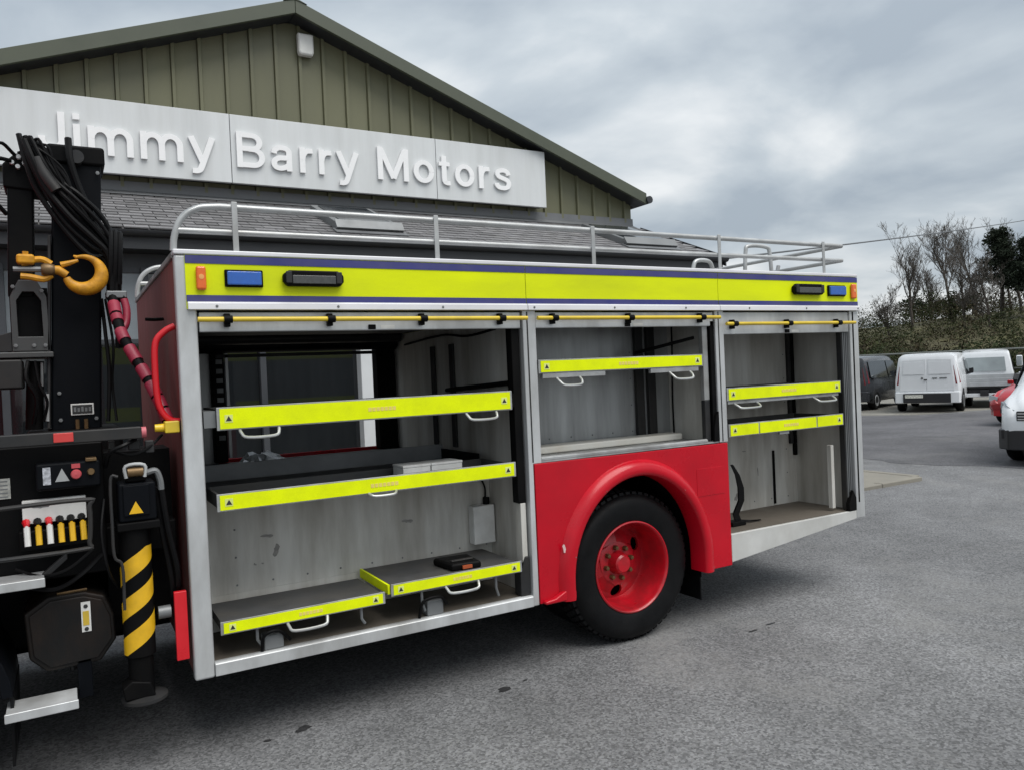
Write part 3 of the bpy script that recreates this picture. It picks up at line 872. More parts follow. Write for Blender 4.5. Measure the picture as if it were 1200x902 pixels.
tp('arch_flare', flare(), RED, wp, smooth=60)
tp('flare_foot', MB().prism([(1.96, .404), (2.185, .404), (2.185, .46), (2.12, .475), (2.03, .432), (1.96, .425)], 'y', -.045, -.0045), RED, wp, bevel=.015, seg=3)
tp('fuel_flap_hole', MB().lathe([(0, -.0052), (.02, -.0052), (.022, -.004)], (3.425, 0, 1.02), 14), BLK, wp)
CHIP = mat('paint_chip', (.30, .24, .23), .6)
q = random.Random(8)
for i in range(7, 15):
    a_ = R(q.uniform(15, 165))
    x_, z_ = AC + (.535 + .02) * math.cos(a_), AZ + (.605 + .02) * math.sin(a_)
    if i > 9:
        x_, z_ = q.uniform(1.97, 3.5), q.choice((1.235, .43, .40))
        if 2.15 < x_ < 3.29 and z_ < 1: continue
    tp('paint_chip', blob(0, 0, q.uniform(.002, .004), q.uniform(.002, .005), 0, 8, i), CHIP, wp, smooth=0).matrix_basis = Matrix.Translation((x_, -.0595 if i <= 9 else -.0048, z_)) @ Matrix.Rotation(R(90), 4, 'X')
tp('access_flap', B(3.235, 3.49, -.0065, -.0035, .90, 1.09), RED, wp, bevel=.0015)
tp('paint_scuff', blob(0, 0, .012, .02, 0, 10, 5).add([], []), mat('bare_scuff', (.62, .45, .43), .6), wp).matrix_basis = Matrix.Translation((2.115, -.0295, .72)) @ Matrix.Rotation(R(90), 4, 'X')
lin = MB().loft([[(x, .03, z) for x, z in arc(AC, AZ - .1, .56, .72, 185, -5, 24)], [(x, .75, z) for x, z in arc(AC, AZ - .1, .56, .72, 185, -5, 24)]], closed=False)
tp('arch_liner', lin, BLK)
tp('arch_liner', B(AC - .56, AC + .56, .755, .77, .3, 1.2), BLK)
tp('mud_flap', B(3.285, 3.297, .06, .62, .17, .62), RUB, bevel=.003)
# --- wheels
def hand_hole_disc(c, r0, r1, y0, y1, n, hr, hw, off=0.0):
    mb = MB()
    K = 17
    def yy(r): return y0 + (y1 - y0) * (r - r0) / (r1 - r0)
    for s in range(n):
        a0, a1 = 2 * math.pi * s / n + off, 2 * math.pi * (s + 1) / n + off
        am = (a0 + a1) / 2
        pts = []
        for k in range(K): pts.append((r0, a0 + (a1 - a0) * k / (K - 1)))
        for k in range(1, 5): pts.append((r0 + (r1 - r0) * k / 5, a1))
        for k in range(K): pts.append((r1, a1 - (a1 - a0) * k / (K - 1)))
        for k in range(1, 5): pts.append((r1 - (r1 - r0) * k / 5, a0))
        rm = (r0 + r1) / 2
        hole = []
        for r_, a_ in pts:
            dr, da = (r_ - rm) / ((r1 - r0) / 2), (a_ - am) / ((a1 - a0) / 2)
            l = math.hypot(dr, da)
            hole.append((rm + hr * dr / l, am + hw / rm * da / l))
        P = lambda r_, a_, d=0: (c[0] + r_ * math.cos(a_), c[1] + yy(r_) + d, c[2] + r_ * math.sin(a_))
        vs = [P(*p) for p in pts] + [P(*p) for p in hole] + [P(p[0], p[1], .02) for p in hole]
        m_ = len(pts)
        fs = []
        for i in range(m_):
            j = (i + 1) % m_
            fs.append((i, j, m_ + j, m_ + i))
            fs.append((m_ + i, m_ + j, 2 * m_ + j, 2 * m_ + i))
        mb.add(vs, fs)
    return mb
RIMR = mat('red_rim', (0.50, 0.004, 0.014), 0.36, 0, 0.08, 6, dirt=(0.16, 0.012, 0.014), dirt_amt=0.75, dscale=7, coat=.2)
def wheel(cx, cy, cz, detail=True, dual=True):
    # cy = y of the outer sidewall
    c = (cx, cy, cz)
    prof = [(.296, .03), (.305, .012), (.325, .004), (.36, .0), (.40, -.004), (.432, .0), (.455, .012), (.470, .03), (.478, .046), (.482, .060), (.4825, .22), (.478, .236), (.455, .27), (.40, .285), (.33, .28), (.296, .25)]
    tyre = MB().lathe(prof, c, 72)
    NB = 58
    for i in range(NB):
        for (ya, yb, ra, rb, sh) in ((.040, .086, .470, .4925, 0), (.10, .135, .480, .4925, .5), (.147, .182, .480, .4925, 0), (.196, .242, .470, .4925, .5)):
            t0 = 2 * math.pi * (i + sh) / NB
            t1 = t0 + 2 * math.pi / NB * .66
            ring = []
            for rr_ in (ra, rb):
                yo = .006 if rr_ == rb else 0
                for tt, y_ in ((t0, ya + yo), (t1, ya + yo), (t1, yb - yo), (t0, yb - yo)):
                    ring.append((cx + rr_ * math.cos(tt), cy + y_, cz + rr_ * math.sin(tt)))
            tyre.add(ring, [(4, 5, 6, 7), (0, 1, 5, 4), (1, 2, 6, 5), (2, 3, 7, 6), (3, 0, 4, 7)])
        if not detail:
            continue
    w = tp('wheel', tyre, TYRE, smooth=35)
    if dual:
        p2 = [(r_, a_ + .33) for r_, a_ in prof]
        tp('inner_tyre', MB().lathe([(.485 if r_ > .478 else r_, a_) for r_, a_ in p2], c, 60), TYRE, w)
    rim = MB().lathe([(.292, .035), (.303, .016), (.302, .008), (.294, .004), (.286, .010), (.281, .026), (.276, .05), (.272, .12), (.264, .15), (.260, .205), (.2505, .2255), (.2495, .227)], c, 64)
    tp('rim', rim, RIMR, w, smooth=50)
    tp('rim_disc', hand_hole_disc(c, .140, .250, .178, .227, 3, .042, .046, R(-30)), RIMR, w, smooth=50)
    tp('rim_centre', MB().lathe([(.140, .178), (.132, .1745), (.080, .1745), (.078, .166), (.070, .15), (.062, .115), (.050, .104), (.0, .102)], c, 40), RIMR, w, smooth=30)
    tp('brake_drum', MB().lathe([(.29, .29), (.20, .29), (.0, .29)], c, 40), BLK, w)
    nut = MB()
    nut.lathe([(.017, .176), (.017, .152), (.013, .144), (.0, .143)], (0, 0, 0), 6)
    nme = nut.mesh('wheel_nut', 30)
    nme.materials.append(BRASS)
    for i in range(8):
        t_ = 2 * math.pi * i / 8 + .2
        o = link('wheel_nut', nme, None, w)
        o.location = (cx + .106 * math.cos(t_), cy, cz + .106 * math.sin(t_))
    return w
wheel(2.712, .058, .492)
# --- chassis
for y in (.72, 1.40):
    tp('chassis_rail', B(-3.6, 4.8, y, y + .08, .60, .84), BLK)
tp('rear_axle', MB().tube([(2.712, .45, .492), (2.712, 1.75, .492)], .075, 12), BLK)
tp('differential', MB().lathe([(.0, -.2), (.12, -.17), (.2, 0), (.12, .17), (.0, .2)], (2.712, 1.1, .492), 20), BLK)
tp('inner_wheel', MB().lathe([(.30, 0), (.47, .01), (.49, .05), (.49, .55), (.47, .59), (.30, .6)], (2.712, 1.54, .492), 40, cap=True), TYRE)
tp('floor_underside', B(.10, 1.9, .06, 2.1, .425, .4395), BLK)
tp('floor_underside', B(3.55, 4.95, .06, 2.1, .56, .577), BLK)
tp('underbody_shade_block', B(.25, 1.8, .86, 1.38, .24, .59), BLK, bevel=.04)  # unseen box added to block far-side light under the body
tp('far_shade_skirt', B(.03, 2.1, WID - .05, WID - .03, .24, .42), BLK)  # added strip, out of view, keeps light from coming in beneath
tp('engine_shade_block', B(-3.3, -1.1, .52, 1.70, .28, .61), BLK, bevel=.05)  # block added under the cab to darken the ground there
tp('side_shade_block', B(-1.0, 2.0, 1.62, 2.12, .24, .60), BLK, bevel=.05)  # unseen far-side box, added to stop light passing through
tp('propshaft', MB().tube([(-3.0, 1.1, .52), (2.6, 1.1, .50)], .05, 12), BLK)
tp('exhaust_shade_block', B(-.9, -.1, 1.5, 2.0, .25, .60), BLK, bevel=.05)  # another added box, shading the ground below the crane
tp('underbody_pipe', MB().tube(smoothpts([(.4, .35, .36), (1.0, .30, .33), (1.7, .35, .36)], 4), .02, 8), BLK)
for x in (.6, 1.35):
    tp('outrigger_bracket', B(x, x + .08, .12, .7, .36, .424), BLK)

# rivets, cable runs and scuffs inside the lockers
RIV = MB().lathe([(.006, 0), (.0045, -.003), (0, -.0035)], (0, 0, 0), 8).mesh('rivet', 30)
RIV.materials.append(MIDG)
def rivets(x0, x1, z0, z1, y, n, m_):
    for i in range(n):
        for zz in (z0, z1):
            o = link('rivet', RIV, None, T)
            o.location = (x0 + (x1 - x0) * i / max(1, n - 1), y, zz)
    for i in range(1, m_ - 1):
        for xx in (x0, x1):
            o = link('rivet', RIV, None, T)
            o.location = (xx, y, z0 + (z1 - z0) * i / (m_ - 1))
rivets(.30, 1.86, .70, 1.16, .4998, 9, 4)
rivets(2.2, 3.10, 1.34, 2.10, .4998, 6, 5)
rivets(4.0, 4.80, .66, 2.05, .5798, 5, 8)
tp('wiring', MB().tube(smoothpts([(1.85, .47, 1.0), (1.852, .48, 1.08), (1.80, .488, 1.14), (1.60, .49, 1.16), (1.30, .488, 1.155)], 5), .006, 6), BLK)
tp('wiring', MB().tube(smoothpts([(1.885, .3, 2.08), (1.885, .7, 2.06), (1.885, 1.1, 2.09), (1.885, 1.8, 2.06)], 5), .008, 6), BLK)
tp('wiring', MB().tube(smoothpts([(3.44, .42, 2.12), (3.445, .43, 1.9), (3.44, .44, 1.6), (3.45, .45, 1.3)], 5), .007, 6), BLK)
SCUFF = mat('dark_scuff', (.26, .25, .235), .7, 0, .3, 30)
q = random.Random(3)
for x, z, rx, rz in ((.47, .95, .05, .02), (.52, .86, .03, .05), (.40, .80, .012, .012), (.44, .80, .010, .010), (1.32, .92, .05, .02)):
    tp('scuff', blob(0, 0, rx * .6, rz * .6, 0, 12, int(x * 100)), SCUFF, None, smooth=0).matrix_basis = Matrix.Translation((x, .4985, z)) @ Matrix.Rotation(R(90), 4, 'X')
for x, z, rx, rz in ((4.2, .72, .04, .05), (4.45, .9, .01, .05), (4.3, 1.08, .03, .01), (4.1, 1.75, .04, .01)):
    tp('scuff', blob(0, 0, rx * .6, rz * .6, 0, 12, int(x * 100)), SCUFF, None, smooth=0).matrix_basis = Matrix.Translation((x, .5785, z)) @ Matrix.Rotation(R(90), 4, 'X')
#%%CRANE
# ------------------------------------------------------------------ folded crane, controls, stabiliser (parts of the truck)
def ring_frame(outer, inner, y0, y1):
    n = len(outer)
    vs = [(x, y0, z) for x, z in outer] + [(x, y0, z) for x, z in inner] + [(x, y1, z) for x, z in outer] + [(x, y1, z) for x, z in inner]
    fs = []
    for i in range(n):
        j = (i + 1) % n
        fs += [(i, j, n + j, n + i), (2 * n + i, 2 * n + j, 3 * n + j, 3 * n + i), (i, j, 2 * n + j, 2 * n + i), (n + i, n + j, 3 * n + j, 3 * n + i)]
    return MB().add(vs, fs)
cr = tp('crane', MB().loft([[(-.545, .72, 1.60), (-.312, .72, 1.60), (-.312, .98, 1.60), (-.545, .98, 1.60)],
                            [(-.478, .72, 3.06), (-.248, .72, 3.06), (-.248, .98, 3.06), (-.478, .98, 3.06)]]), BLKN, bevel=.014, seg=3)
def cp(name, mb, m, bevel=0.0, smooth=40):
    return put(name, mb, m, cr, bevel, smooth)
cp('boom_head', B(-.500, -.232, .70, 1.0, 3.00, 3.10), BLK, .015)
cp('head_pin', MB().tube([(-.365, .66, 3.03), (-.365, 1.04, 3.03)], .035, 14), DARKG)
cp('boom_edge_plate', MB().loft([[(-.562, .70, 1.62), (-.548, .70, 1.62), (-.548, .99, 1.62), (-.562, .99, 1.62)], [(-.515, .70, 2.62), (-.501, .70, 2.62), (-.501, .99, 2.62), (-.515, .99, 2.62)]]), DARKG, .003)
cp('pedestal', B(-.66, -.22, .60, 1.15, 1.42, 1.61), BLK, .02)
cp('boom', MB().loft([[(-.705, .74, 2.30), (-.590, .74, 2.30), (-.590, .94, 2.30), (-.705, .94, 2.30)], [(-.680, .74, 2.95), (-.565, .74, 2.95), (-.565, .94, 2.95), (-.680, .94, 2.95)]]), BLK, .01)
cp('knuckle', MB().prism([(-.70, 2.86), (-.45, 2.84), (-.45, 2.99), (-.52, 3.05), (-.64, 3.04), (-.70, 2.98)], 'y', .73, .95), BLK, .012)
for i, (x, z) in enumerate(((-.655, 2.985), (-.625, 3.015), (-.60, 2.985), (-.63, 2.965), (-.585, 3.02))):
    cp('hose_fitting', MB().tube([(x, .70, z), (x, .735, z)], .011, 8), ALU)
cp('hose_loop', MB().tube(smoothpts([(-.66, .70, 2.99), (-.72, .66, 2.98), (-.745, .64, 2.88), (-.735, .66, 2.78), (-.69, .72, 2.72)], 5), .011, 8), RUB)
cp('hose_loop', MB().tube(smoothpts([(-.64, .70, 3.02), (-.70, .64, 3.06), (-.755, .62, 2.96), (-.75, .66, 2.84)], 5), .009, 8), RUB)
out_ = [(-.695, 2.02), (-.53, 2.02), (-.535, 2.30), (-.575, 2.385), (-.655, 2.385), (-.695, 2.30)]
inn_ = [(-.665, 2.10), (-.61, 2.065), (-.557, 2.10), (-.562, 2.29), (-.612, 2.345), (-.668, 2.29)]
inn_ = [(-.667, 2.095), (-.557, 2.095), (-.560, 2.28), (-.590, 2.325), (-.640, 2.325), (-.668, 2.28)]
PEDG = mat('pedestal_grey', (.075, .078, .078), .5, .2, .15, 5, dirt=(.03, .028, .025), dirt_amt=.6)
cp('pedestal_plate', ring_frame(out_, inn_, .70, .74), PEDG, .003)
cp('pedestal_recess', B(-.70, -.53, .745, .76, 2.03, 2.35), BLK)
cp('pedestal_web', MB().prism([(-.86, 2.02), (-.697, 2.02), (-.697, 2.12), (-.76, 2.10)], 'y', .70, .73), DARKG, .003)
cp('pedestal_flange', B(-.88, -.515, .66, .90, 1.985, 2.015), PEDG, .006)
cp('motor_housing', B(-.90, -.655, .66, .88, 1.83, 1.98), DARKG, .012)
cp('slew_cylinder', MB().tube([(-.62, .74, 1.62), (-.60, .74, 1.97)], .04, 14), BLK)
cp('cylinder_rod', MB().tube([(-.56, .70, 1.66), (-.555, .70, 1.80)], .010, 8), ALU)
cp('cylinder_rod', MB().tube([(-.575, .69, 1.84), (-.57, .69, 1.96)], .007, 8), MIDG)
pl_ = cp('name_plate', B(-.452, -.345, .7115, .7155, 1.682, 1.742), WHITE, .004)
put('plate_face', B(-.445, -.352, .709, .712, 1.689, 1.735), BLKP, pl_)
for i, w_ in enumerate((.014, .010, .016, .010, .012)):
    x_ = -.438 + i * .0172
    put('plate_mark', B(x_, x_ + .011, .7075, .7095, 1.70, 1.70 + .010 + w_), MIDG, pl_)
for x in (-.425, -.385):
    cp('pipe_clamp', MB().tube([(x, .69, 1.61), (x, .69, 1.66)], .010, 8), BRASS)
# pipes, bolts and loose cables round the pedestal
BOLT = MB().lathe([(.010, 0), (.010, -.008), (0, -.009)], (0, 0, 0), 6).mesh('bolt', 30)
BOLT.materials.append(MIDG)
for x, z in ((-.68, 2.05), (-.60, 2.05), (-.55, 2.05), (-.68, 2.35), (-.555, 2.33), (-.50, 1.66), (-.335, 1.66), (-.50, 1.80), (-.46, 2.96), (-.27, 2.96)):
    o = link('bolt', BOLT, None, cr)
    o.location = (x, .70 if z > 2 else .718, z)
for i, pts in enumerate(([(-.60, .68, 1.97), (-.585, .66, 1.85), (-.555, .66, 1.76), (-.575, .68, 1.66)], [(-.63, .68, 1.97), (-.64, .64, 1.88), (-.60, .65, 1.78), (-.62, .68, 1.65)],
                         [(-.26, .80, 2.30), (-.235, .76, 2.05), (-.25, .74, 1.85), (-.24, .70, 1.64)], [(-.28, .78, 2.30), (-.27, .74, 2.10), (-.262, .72, 1.90), (-.28, .70, 1.64)],
                         [(-.30, .10, 1.52), (-.22, .04, 1.50), (-.14, .06, 1.53), (-.08, .10, 1.58)], [(-.33, .08, 1.45), (-.31, .02, 1.52), (-.25, .0, 1.55), (-.20, .05, 1.57)],
                         [(-.70, .10, 1.03), (-.60, .02, 1.00), (-.50, .0, 1.02), (-.40, .06, 1.08)], [(-.66, .10, .94), (-.55, .04, .93), (-.45, .03, .98), (-.36, .08, 1.05)],
                         [(-.34, .10, 1.30), (-.36, .03, 1.15), (-.34, .02, .98), (-.30, .10, .88)])):
    cp('cable', MB().tube(smoothpts(pts, 5), .007 + .003 * (i % 2), 6), RUB)
for x, z, w_, h_ in ((-.23, 1.52, .05, .05), (-.16, 1.50, .04, .06), (-.315, 1.53, .03, .04)):
    cp('valve_fitting', B(x, x + w_, .06, .10, z, z + h_), DARKG, .006)
# hook
hy = .60
hk = cp('hook', MB().tube([(-.363 + .083 * math.cos(R(a)), hy, 2.415 + .083 * math.sin(R(a))) for a in range(200, 471, 9)],
                          [(.018 + .020 * math.sin(math.pi * min(1, i / 24)) if i < 24 else .018 + (.020 * math.sin(math.pi * min(1, i / 24))) - (i - 24) * .0017) for i in range(len(range(200, 471, 9)))], 12), HOOK, smooth=70)
put('hook_tip', MB().tube([(-.388, hy, 2.493), (-.405, hy, 2.502)], [.0115, .004], 10), HOOK, hk)
put('safety_latch', MB().tube([(-.462, hy, 2.452), (-.425, hy - .005, 2.462), (-.385, hy, 2.478)], [.016, .013, .008], 8), HOOK, hk)
put('hook_shank', MB().tube([(-.520, hy, 2.425), (-.475, hy, 2.425), (-.438, hy, 2.400)], [.022, .024, .019], 12), HOOK, hk)
put('swivel', MB().lathe([(0, -.03), (.026, -.03), (.034, -.015), (.034, .015), (.026, .03), (0, .03)], (-.520, hy, 2.425), 16, axis='x'), BRASS, hk)
put('fork_arm', MB().tube(smoothpts([(-.505, hy, 2.455), (-.55, hy, 2.478), (-.625, hy, 2.462), (-.64, hy, 2.455)], 4), [.016 + .006 * (i > 6) for i in range(13)], 8), HOOK, hk)
put('fork_arm', MB().tube(smoothpts([(-.505, hy, 2.40), (-.54, hy, 2.378), (-.60, hy, 2.388), (-.64, hy, 2.392)], 4), .016, 8), HOOK, hk)
put('hook_block', B(-.655, -.575, hy - .03, hy + .03, 2.448, 2.500), HOOK, hk, .014)
put('hook_bolt', MB().tube([(-.615, hy, 2.50), (-.615, hy, 2.515)], .014, 6), HOOK, hk)
put('cross_pin', MB().tube([(-.67, hy, 2.425), (-.53, hy, 2.428)], .014, 8), MIDG, hk)
# hydraulic hoses over the boom
for i in range(7):
    q = random.Random(40 + i)
    d = (i - 3) * .019
    yy_ = .650 - .016 * (i % 3)
    j = lambda s=.012: q.uniform(-s, s)
    pts = [(-.585 + d * .55 + j(.006), yy_, 3.10 + j(.02)), (-.545 + d * .8, yy_ - .02, 2.98 + j()), (-.495 + d * .9 + j(.006), yy_ - .012, 2.86 + d * .5),
           (-.405 + d * .9 + j(), yy_ - .022 + j(), 2.735 + d * 1.5), (-.30 + d * .7, yy_ - .01, 2.62 + d * 1.6 + j()), (-.235 + d * .5, yy_, 2.53 + d * .6), (-.222 + d * .35 + j(.006), yy_, 2.40), (-.228 + d * .4, yy_, 2.28 + j())]
    cp('hose', MB().tube(smoothpts(pts, 6), (.0135, .010, .016, .012, .0145, .010, .013)[i], 8), RUB)
for i in range(5):
    q = random.Random(70 + i)
    j = lambda s=.03: q.uniform(-s, s)
    pts = [(-.60 + j(), .67, 3.02 + j(.02)), (-.53 + j(), .62 + j(.01), 3.06 + j()), (-.45 + j(), .63, 2.92 + j()), (-.36 + j(), .64 + j(.01), 2.76 + j()), (-.27 + j(.02), .65, 2.62 + j()), (-.215 + j(.02), .66, 2.42 + j()), (-.225 + j(.02), .66, 2.32)]
    cp('hose', MB().tube(smoothpts(pts, 6), .007 + .002 * (i % 2), 7), RUB)
cp('hose_sleeve', MB().tube(smoothpts([(-.545, .615, 2.99), (-.515, .605, 2.91), (-.465, .60, 2.83)], 5), .030, 10), DARKG)
cp('hose', MB().tube(smoothpts([(-.40, .66, 3.12), (-.395, .64, 3.0), (-.36, .645, 2.86), (-.30, .65, 2.70)], 6), .017, 8), RUB)
for i in range(3):
    x = -.232 + i * .022
    cp('hose', MB().tube(smoothpts([(x - .01, .62, 2.36), (x, .60, 2.52), (x + .006, .62, 2.62), (x + .004, .66, 2.655 - i * .012), (x - .002, .70, 2.60)], 5), .013, 8), RUB)
cp('hose_clamp', B(-.265, -.165, .60, .70, 2.285, 2.325), MIDG, .008)
# hose in red spiral wrap down to the body
path = smoothpts([(-.235, .62, 2.29), (-.225, .50, 2.17), (-.208, .40, 2.07), (-.160, .30, 1.95), (-.118, .22, 1.85), (-.080, .16, 1.745), (-.050, .12, 1.65)], 10)
sp = tp('wrapped_hose', MB().tube(path, .026, 10), BLK)
bands = [(3, 8), (9, 12), (17, 22), (25, 31), (34, 40), (42, 48), (49, 54), (55, 60)]
for a, b_ in bands:
    put('red_wrap', MB().tube(path[a:b_ + 1], .0305, 10), WRAP, sp)
sp2 = tp('wrapped_hose', MB().tube(smoothpts([(-.185, .62, 2.32), (-.172, .60, 2.22), (-.180, .58, 2.15), (-.215, .55, 2.09), (-.222, .54, 2.02)], 6), .016, 8), BLK)
put('red_wrap', MB().tube(smoothpts([(-.180, .615, 2.28), (-.172, .60, 2.22), (-.180, .58, 2.15), (-.212, .55, 2.095)], 6), .020, 10), WRAP, sp2)
# grab handle and valve beside the body
tp('grab_handle', MB().tube(smoothpts([(.0, .10, 2.10), (-.045, .10, 2.075), (-.088, .10, 2.02), (-.096, .10, 1.90), (-.092, .10, 1.76), (-.075, .10, 1.69), (-.04, .10, 1.65), (.0, .10, 1.64)], 5), .0155, 10), REDP)
yv = tp('air_valve', B(-.072, -.006, .04, .10, 1.588, 1.645), YROD, bevel=.006)
put('valve_knob', MB().lathe([(0, -.04), (.018, -.038), (.02, 0), (.012, .02)], (-.075, .07, 1.615), 12, axis='x'), mat('valve_yellow', (.75, .50, .02), .35), yv)
tp('panel_hook', MB().tube([(-.002, .55, 2.17), (-.05, .52, 2.165), (-.09, .50, 2.165)], .009, 8), BLK)
# deck rail and cabinet
dr = tp('deck_rail', B(-1.0, -.175, .0, .06, 1.575, 1.63), DARKG, bevel=.006)
put('reflector', B(-.530, -.452, -.006, .0005, 1.583, 1.625), mat('red_reflector', (.55, .05, .045), .3), dr, .004)
put('rail_end', MB().tube([(-.175, .03, 1.602), (-.155, .03, 1.602)], .026, 12), mat('pink_cap', (.50, .12, .14), .5), dr)
tp('valve_cabinet', B(-1.0, -.335, .12, .60, .96, 1.57), BLK, bevel=.01)
tp('subframe', B(-1.0, -.03, .62, 1.60, .55, 1.41), BLK)
tp('subframe', B(-.335, -.03, .30, .60, .70, 1.50), BLK)
pn = tp('control_panel', B(-.606, -.352, .03, .12, 1.372, 1.492), BLKN, bevel=.012)
put('panel_label', B(-.578, -.548, .0265, .0305, 1.398, 1.475), mat('panel_white', (.36, .37, .40), .5, 0, .5, 90), pn)
put('warning_triangle', MB().prism([(-.532, 1.408), (-.476, 1.408), (-.504, 1.466)], 'y', .0265, .0305), mat('panel_pale', (.30, .31, .31), .5), pn)
put('stop_button', MB().lathe([(0, -.032), (.018, -.030), (.022, -.02), (.014, -.008), (.014, .005)], (-.449, .03, 1.436), 16), mat('stop_red', (.42, .06, .07), .4), pn)
put('stop_label', B(-.466, -.432, .0265, .0305, 1.462, 1.482), mat('stop_red', (.42, .06, .07)), pn)
put('key_switch', MB().lathe([(0, -.02), (.012, -.02), (.016, -.005), (.016, .005)], (-.390, .03, 1.440), 12), BRASS, pn)
put('lamp_bracket', B(-.410, -.365, .02, .10, 1.488, 1.503), BRASS, pn, .003)
st = tp('data_plate', B(-.790, -.705, .115, .1195, 1.345, 1.435), mat('plate_pale', (.36, .36, .33), .5, 0, .3, 40))
for i in range(5):
    put('plate_line', B(-.78, -.715, .1135, .1155, 1.352 + i * .017, 1.357 + i * .017), MIDG, st)
gl = [(-.95, 1.105), (-.45, 1.105), (-.412, 1.135), (-.405, 1.29), (-.435, 1.325), (-.95, 1.315)]
tp('lever_guard', MB().tube(smoothpts([(x, -.04, z) for x, z in gl], 5), .010, 8), DARKG)
lv = tp('lever_plate', B(-.665, -.415, .085, .119, 1.225, 1.330), WHITE, bevel=.004)
put('plate_print', blob(0, 0, .028, .012, 0, 12, 3), MIDG, lv).matrix_basis = Matrix.Translation((-.595, .0845, 1.302)) @ Matrix.Rotation(R(90), 4, 'X')
for i in range(6):
    x = -.652 + i * .043
    knobm = [REDP, HAZY, REDP, HAZY, HAZY, HAZY][i]
    le = tp('control_lever', MB().tube([(x, .10, 1.23), (x + .004, .02, 1.215), (x + .006, .0, 1.15)], .008, 8), WHITE if i in (0, 2) else HAZY)
    put('lever_grip', MB().tube([(x + .004, .016, 1.222), (x + .006, -.003, 1.142)], .0125, 8), WHITE if i in (0, 2) else HAZY, le)
    put('lever_boot', MB().tube([(x, .085, 1.236), (x + .003, .04, 1.222)], [.017, .010], 8), knobm if i in (0, 2) else RUB, le)
tp('valve_block', B(-.68, -.40, .04, .119, 1.115, 1.20), BLK, bevel=.006)
# steps
for x0, x1, z in ((-1.0, -.588, .972), (-.762, -.486, .418)):
    s_ = tp('step', B(x0, x1, -.05, .12, z, z + .022), BLK)
    put('step_tread', B(x0 + .004, x1 - .004, -.062, .11, z + .0225, z + .034), ALU, s_, .004)
    put('step_nosing', B(x0, x1, -.066, -.051, z - .004, z + .036), ALU, s_, .004)
tp('step_bracket', MB().prism([(-.60, .975), (-.50, 1.06), (-.50, 1.09), (-.62, .99)], 'y', .02, .06), DARKG, bevel=.004)
tp('step_bracket', B(-.484, -.425, .10, .16, .40, .60), BLKN, bevel=.004)
# tank
tk = [(-.682, .824), (-.589, .886), (-.44, .886), (-.358, .855), (-.325, .763), (-.32, .644), (-.388, .554), (-.602, .549), (-.669, .618)]
tko = tp('air_tank', MB().prism(tk, 'y', .10, .62), RUST, bevel=.012, seg=3)
cx_ = sum(p[0] for p in tk) / len(tk); cz_ = sum(p[1] for p in tk) / len(tk)
put('tank_face', MB().prism([(cx_ + (x - cx_) * .9, cz_ + (z - cz_) * .88) for x, z in tk], 'y', .088, .0995), RUST, tko, .008)
gs = put('gauge_sticker', B(-.458, -.420, .0845, .0885, .705, .842), WHITE, tko)
put('gauge_scale', B(-.452, -.427, .0825, .0847, .735, .80), mat('gauge_yellow', (.55, .38, .04), .5), tko)
for z in (.718, .822):
    put('gauge_screw', MB().lathe([(0, -.004), (.009, -.003), (.009, 0)], (-.439, .0845, z), 10), BLKP, tko)
put('tank_strap', MB().tube([(-.55, .12, .889), (-.43, .12, .892)], .006, 6), BRASS, tko)
put('drain_plug', MB().tube([(-.50, .2, .55), (-.50, .2, .51)], .014, 8), DARKG, tko)
# stabiliser leg
LX, LY = -.224, .06
sg_ = tp('stabiliser_leg', MB().lathe([(0, .56), (.062, .56), (.067, .565), (.067, 1.16), (.0, 1.16)], (LX, LY, 0), 28, axis='z'), BLK)
for k in range(3):
    zc0 = .665 + k * .168
    rings = []
    for i in range(25):
        th = R(-185 + 190 * i / 24)
        zc = zc0 + .150 * (i / 24 - .5)
        lo, hi = max(.575, zc - .046), min(1.075, zc + .046)
        if hi - lo < .004:
            continue
        rings.append([(LX + .0685 * math.cos(th), LY + .0685 * math.sin(th), lo), (LX + .0685 * math.cos(th), LY + .0685 * math.sin(th), hi)])
    put('hazard_stripe', MB().loft(rings, closed=False), HAZY, sg_)
put('leg_ram', MB().tube([(LX, LY, .37), (LX, LY, .56)], .055, 16), BLK, sg_)
put('foot_plate', MB().lathe([(0, .345), (.09, .345), (.10, .352), (.10, .366), (.05, .378), (.0, .38)], (LX + .01, LY, 0), 28, axis='z'), DARKG, sg_)
put('foot_bracket', MB().prism([(-.30, .372), (-.17, .372), (-.19, .44), (-.27, .46), (-.31, .43)], 'y', .0, .11), BLK, sg_, .008)
put('leg_collar', B(-.300, -.118, -.025, .15, 1.155, 1.195), BLK, sg_, .008)
put('leg_head', B(-.288, -.130, -.02, .14, 1.196, 1.375), BLKN, sg_, .012)
put('head_plate', B(-.268, -.160, -.032, -.0205, 1.225, 1.365), BLKN, sg_, .004)
put('warning_triangle', MB().prism([(-.248, 1.235), (-.188, 1.235), (-.218, 1.292)], 'y', -.0355, -.0325), HAZY, sg_, .001)
put('head_cap', B(-.252, -.168, -.01, .11, 1.376, 1.445), BLK, sg_, .01)
put('fitting', MB().tube([(-.245, -.02, 1.425), (-.180, -.02, 1.425)], .022, 12), BRASS, sg_)
put('fitting_clip', MB().tube(smoothpts([(-.252, -.03, 1.40), (-.252, -.03, 1.455), (-.175, -.03, 1.455), (-.175, -.03, 1.40)], 4), .008, 8), ALU, sg_)
put('elbow', MB().tube(smoothpts([(-.165, .0, 1.415), (-.125, .0, 1.42), (-.108, .0, 1.375), (-.105, .0, 1.33)], 5), .014, 8), MIDG, sg_)
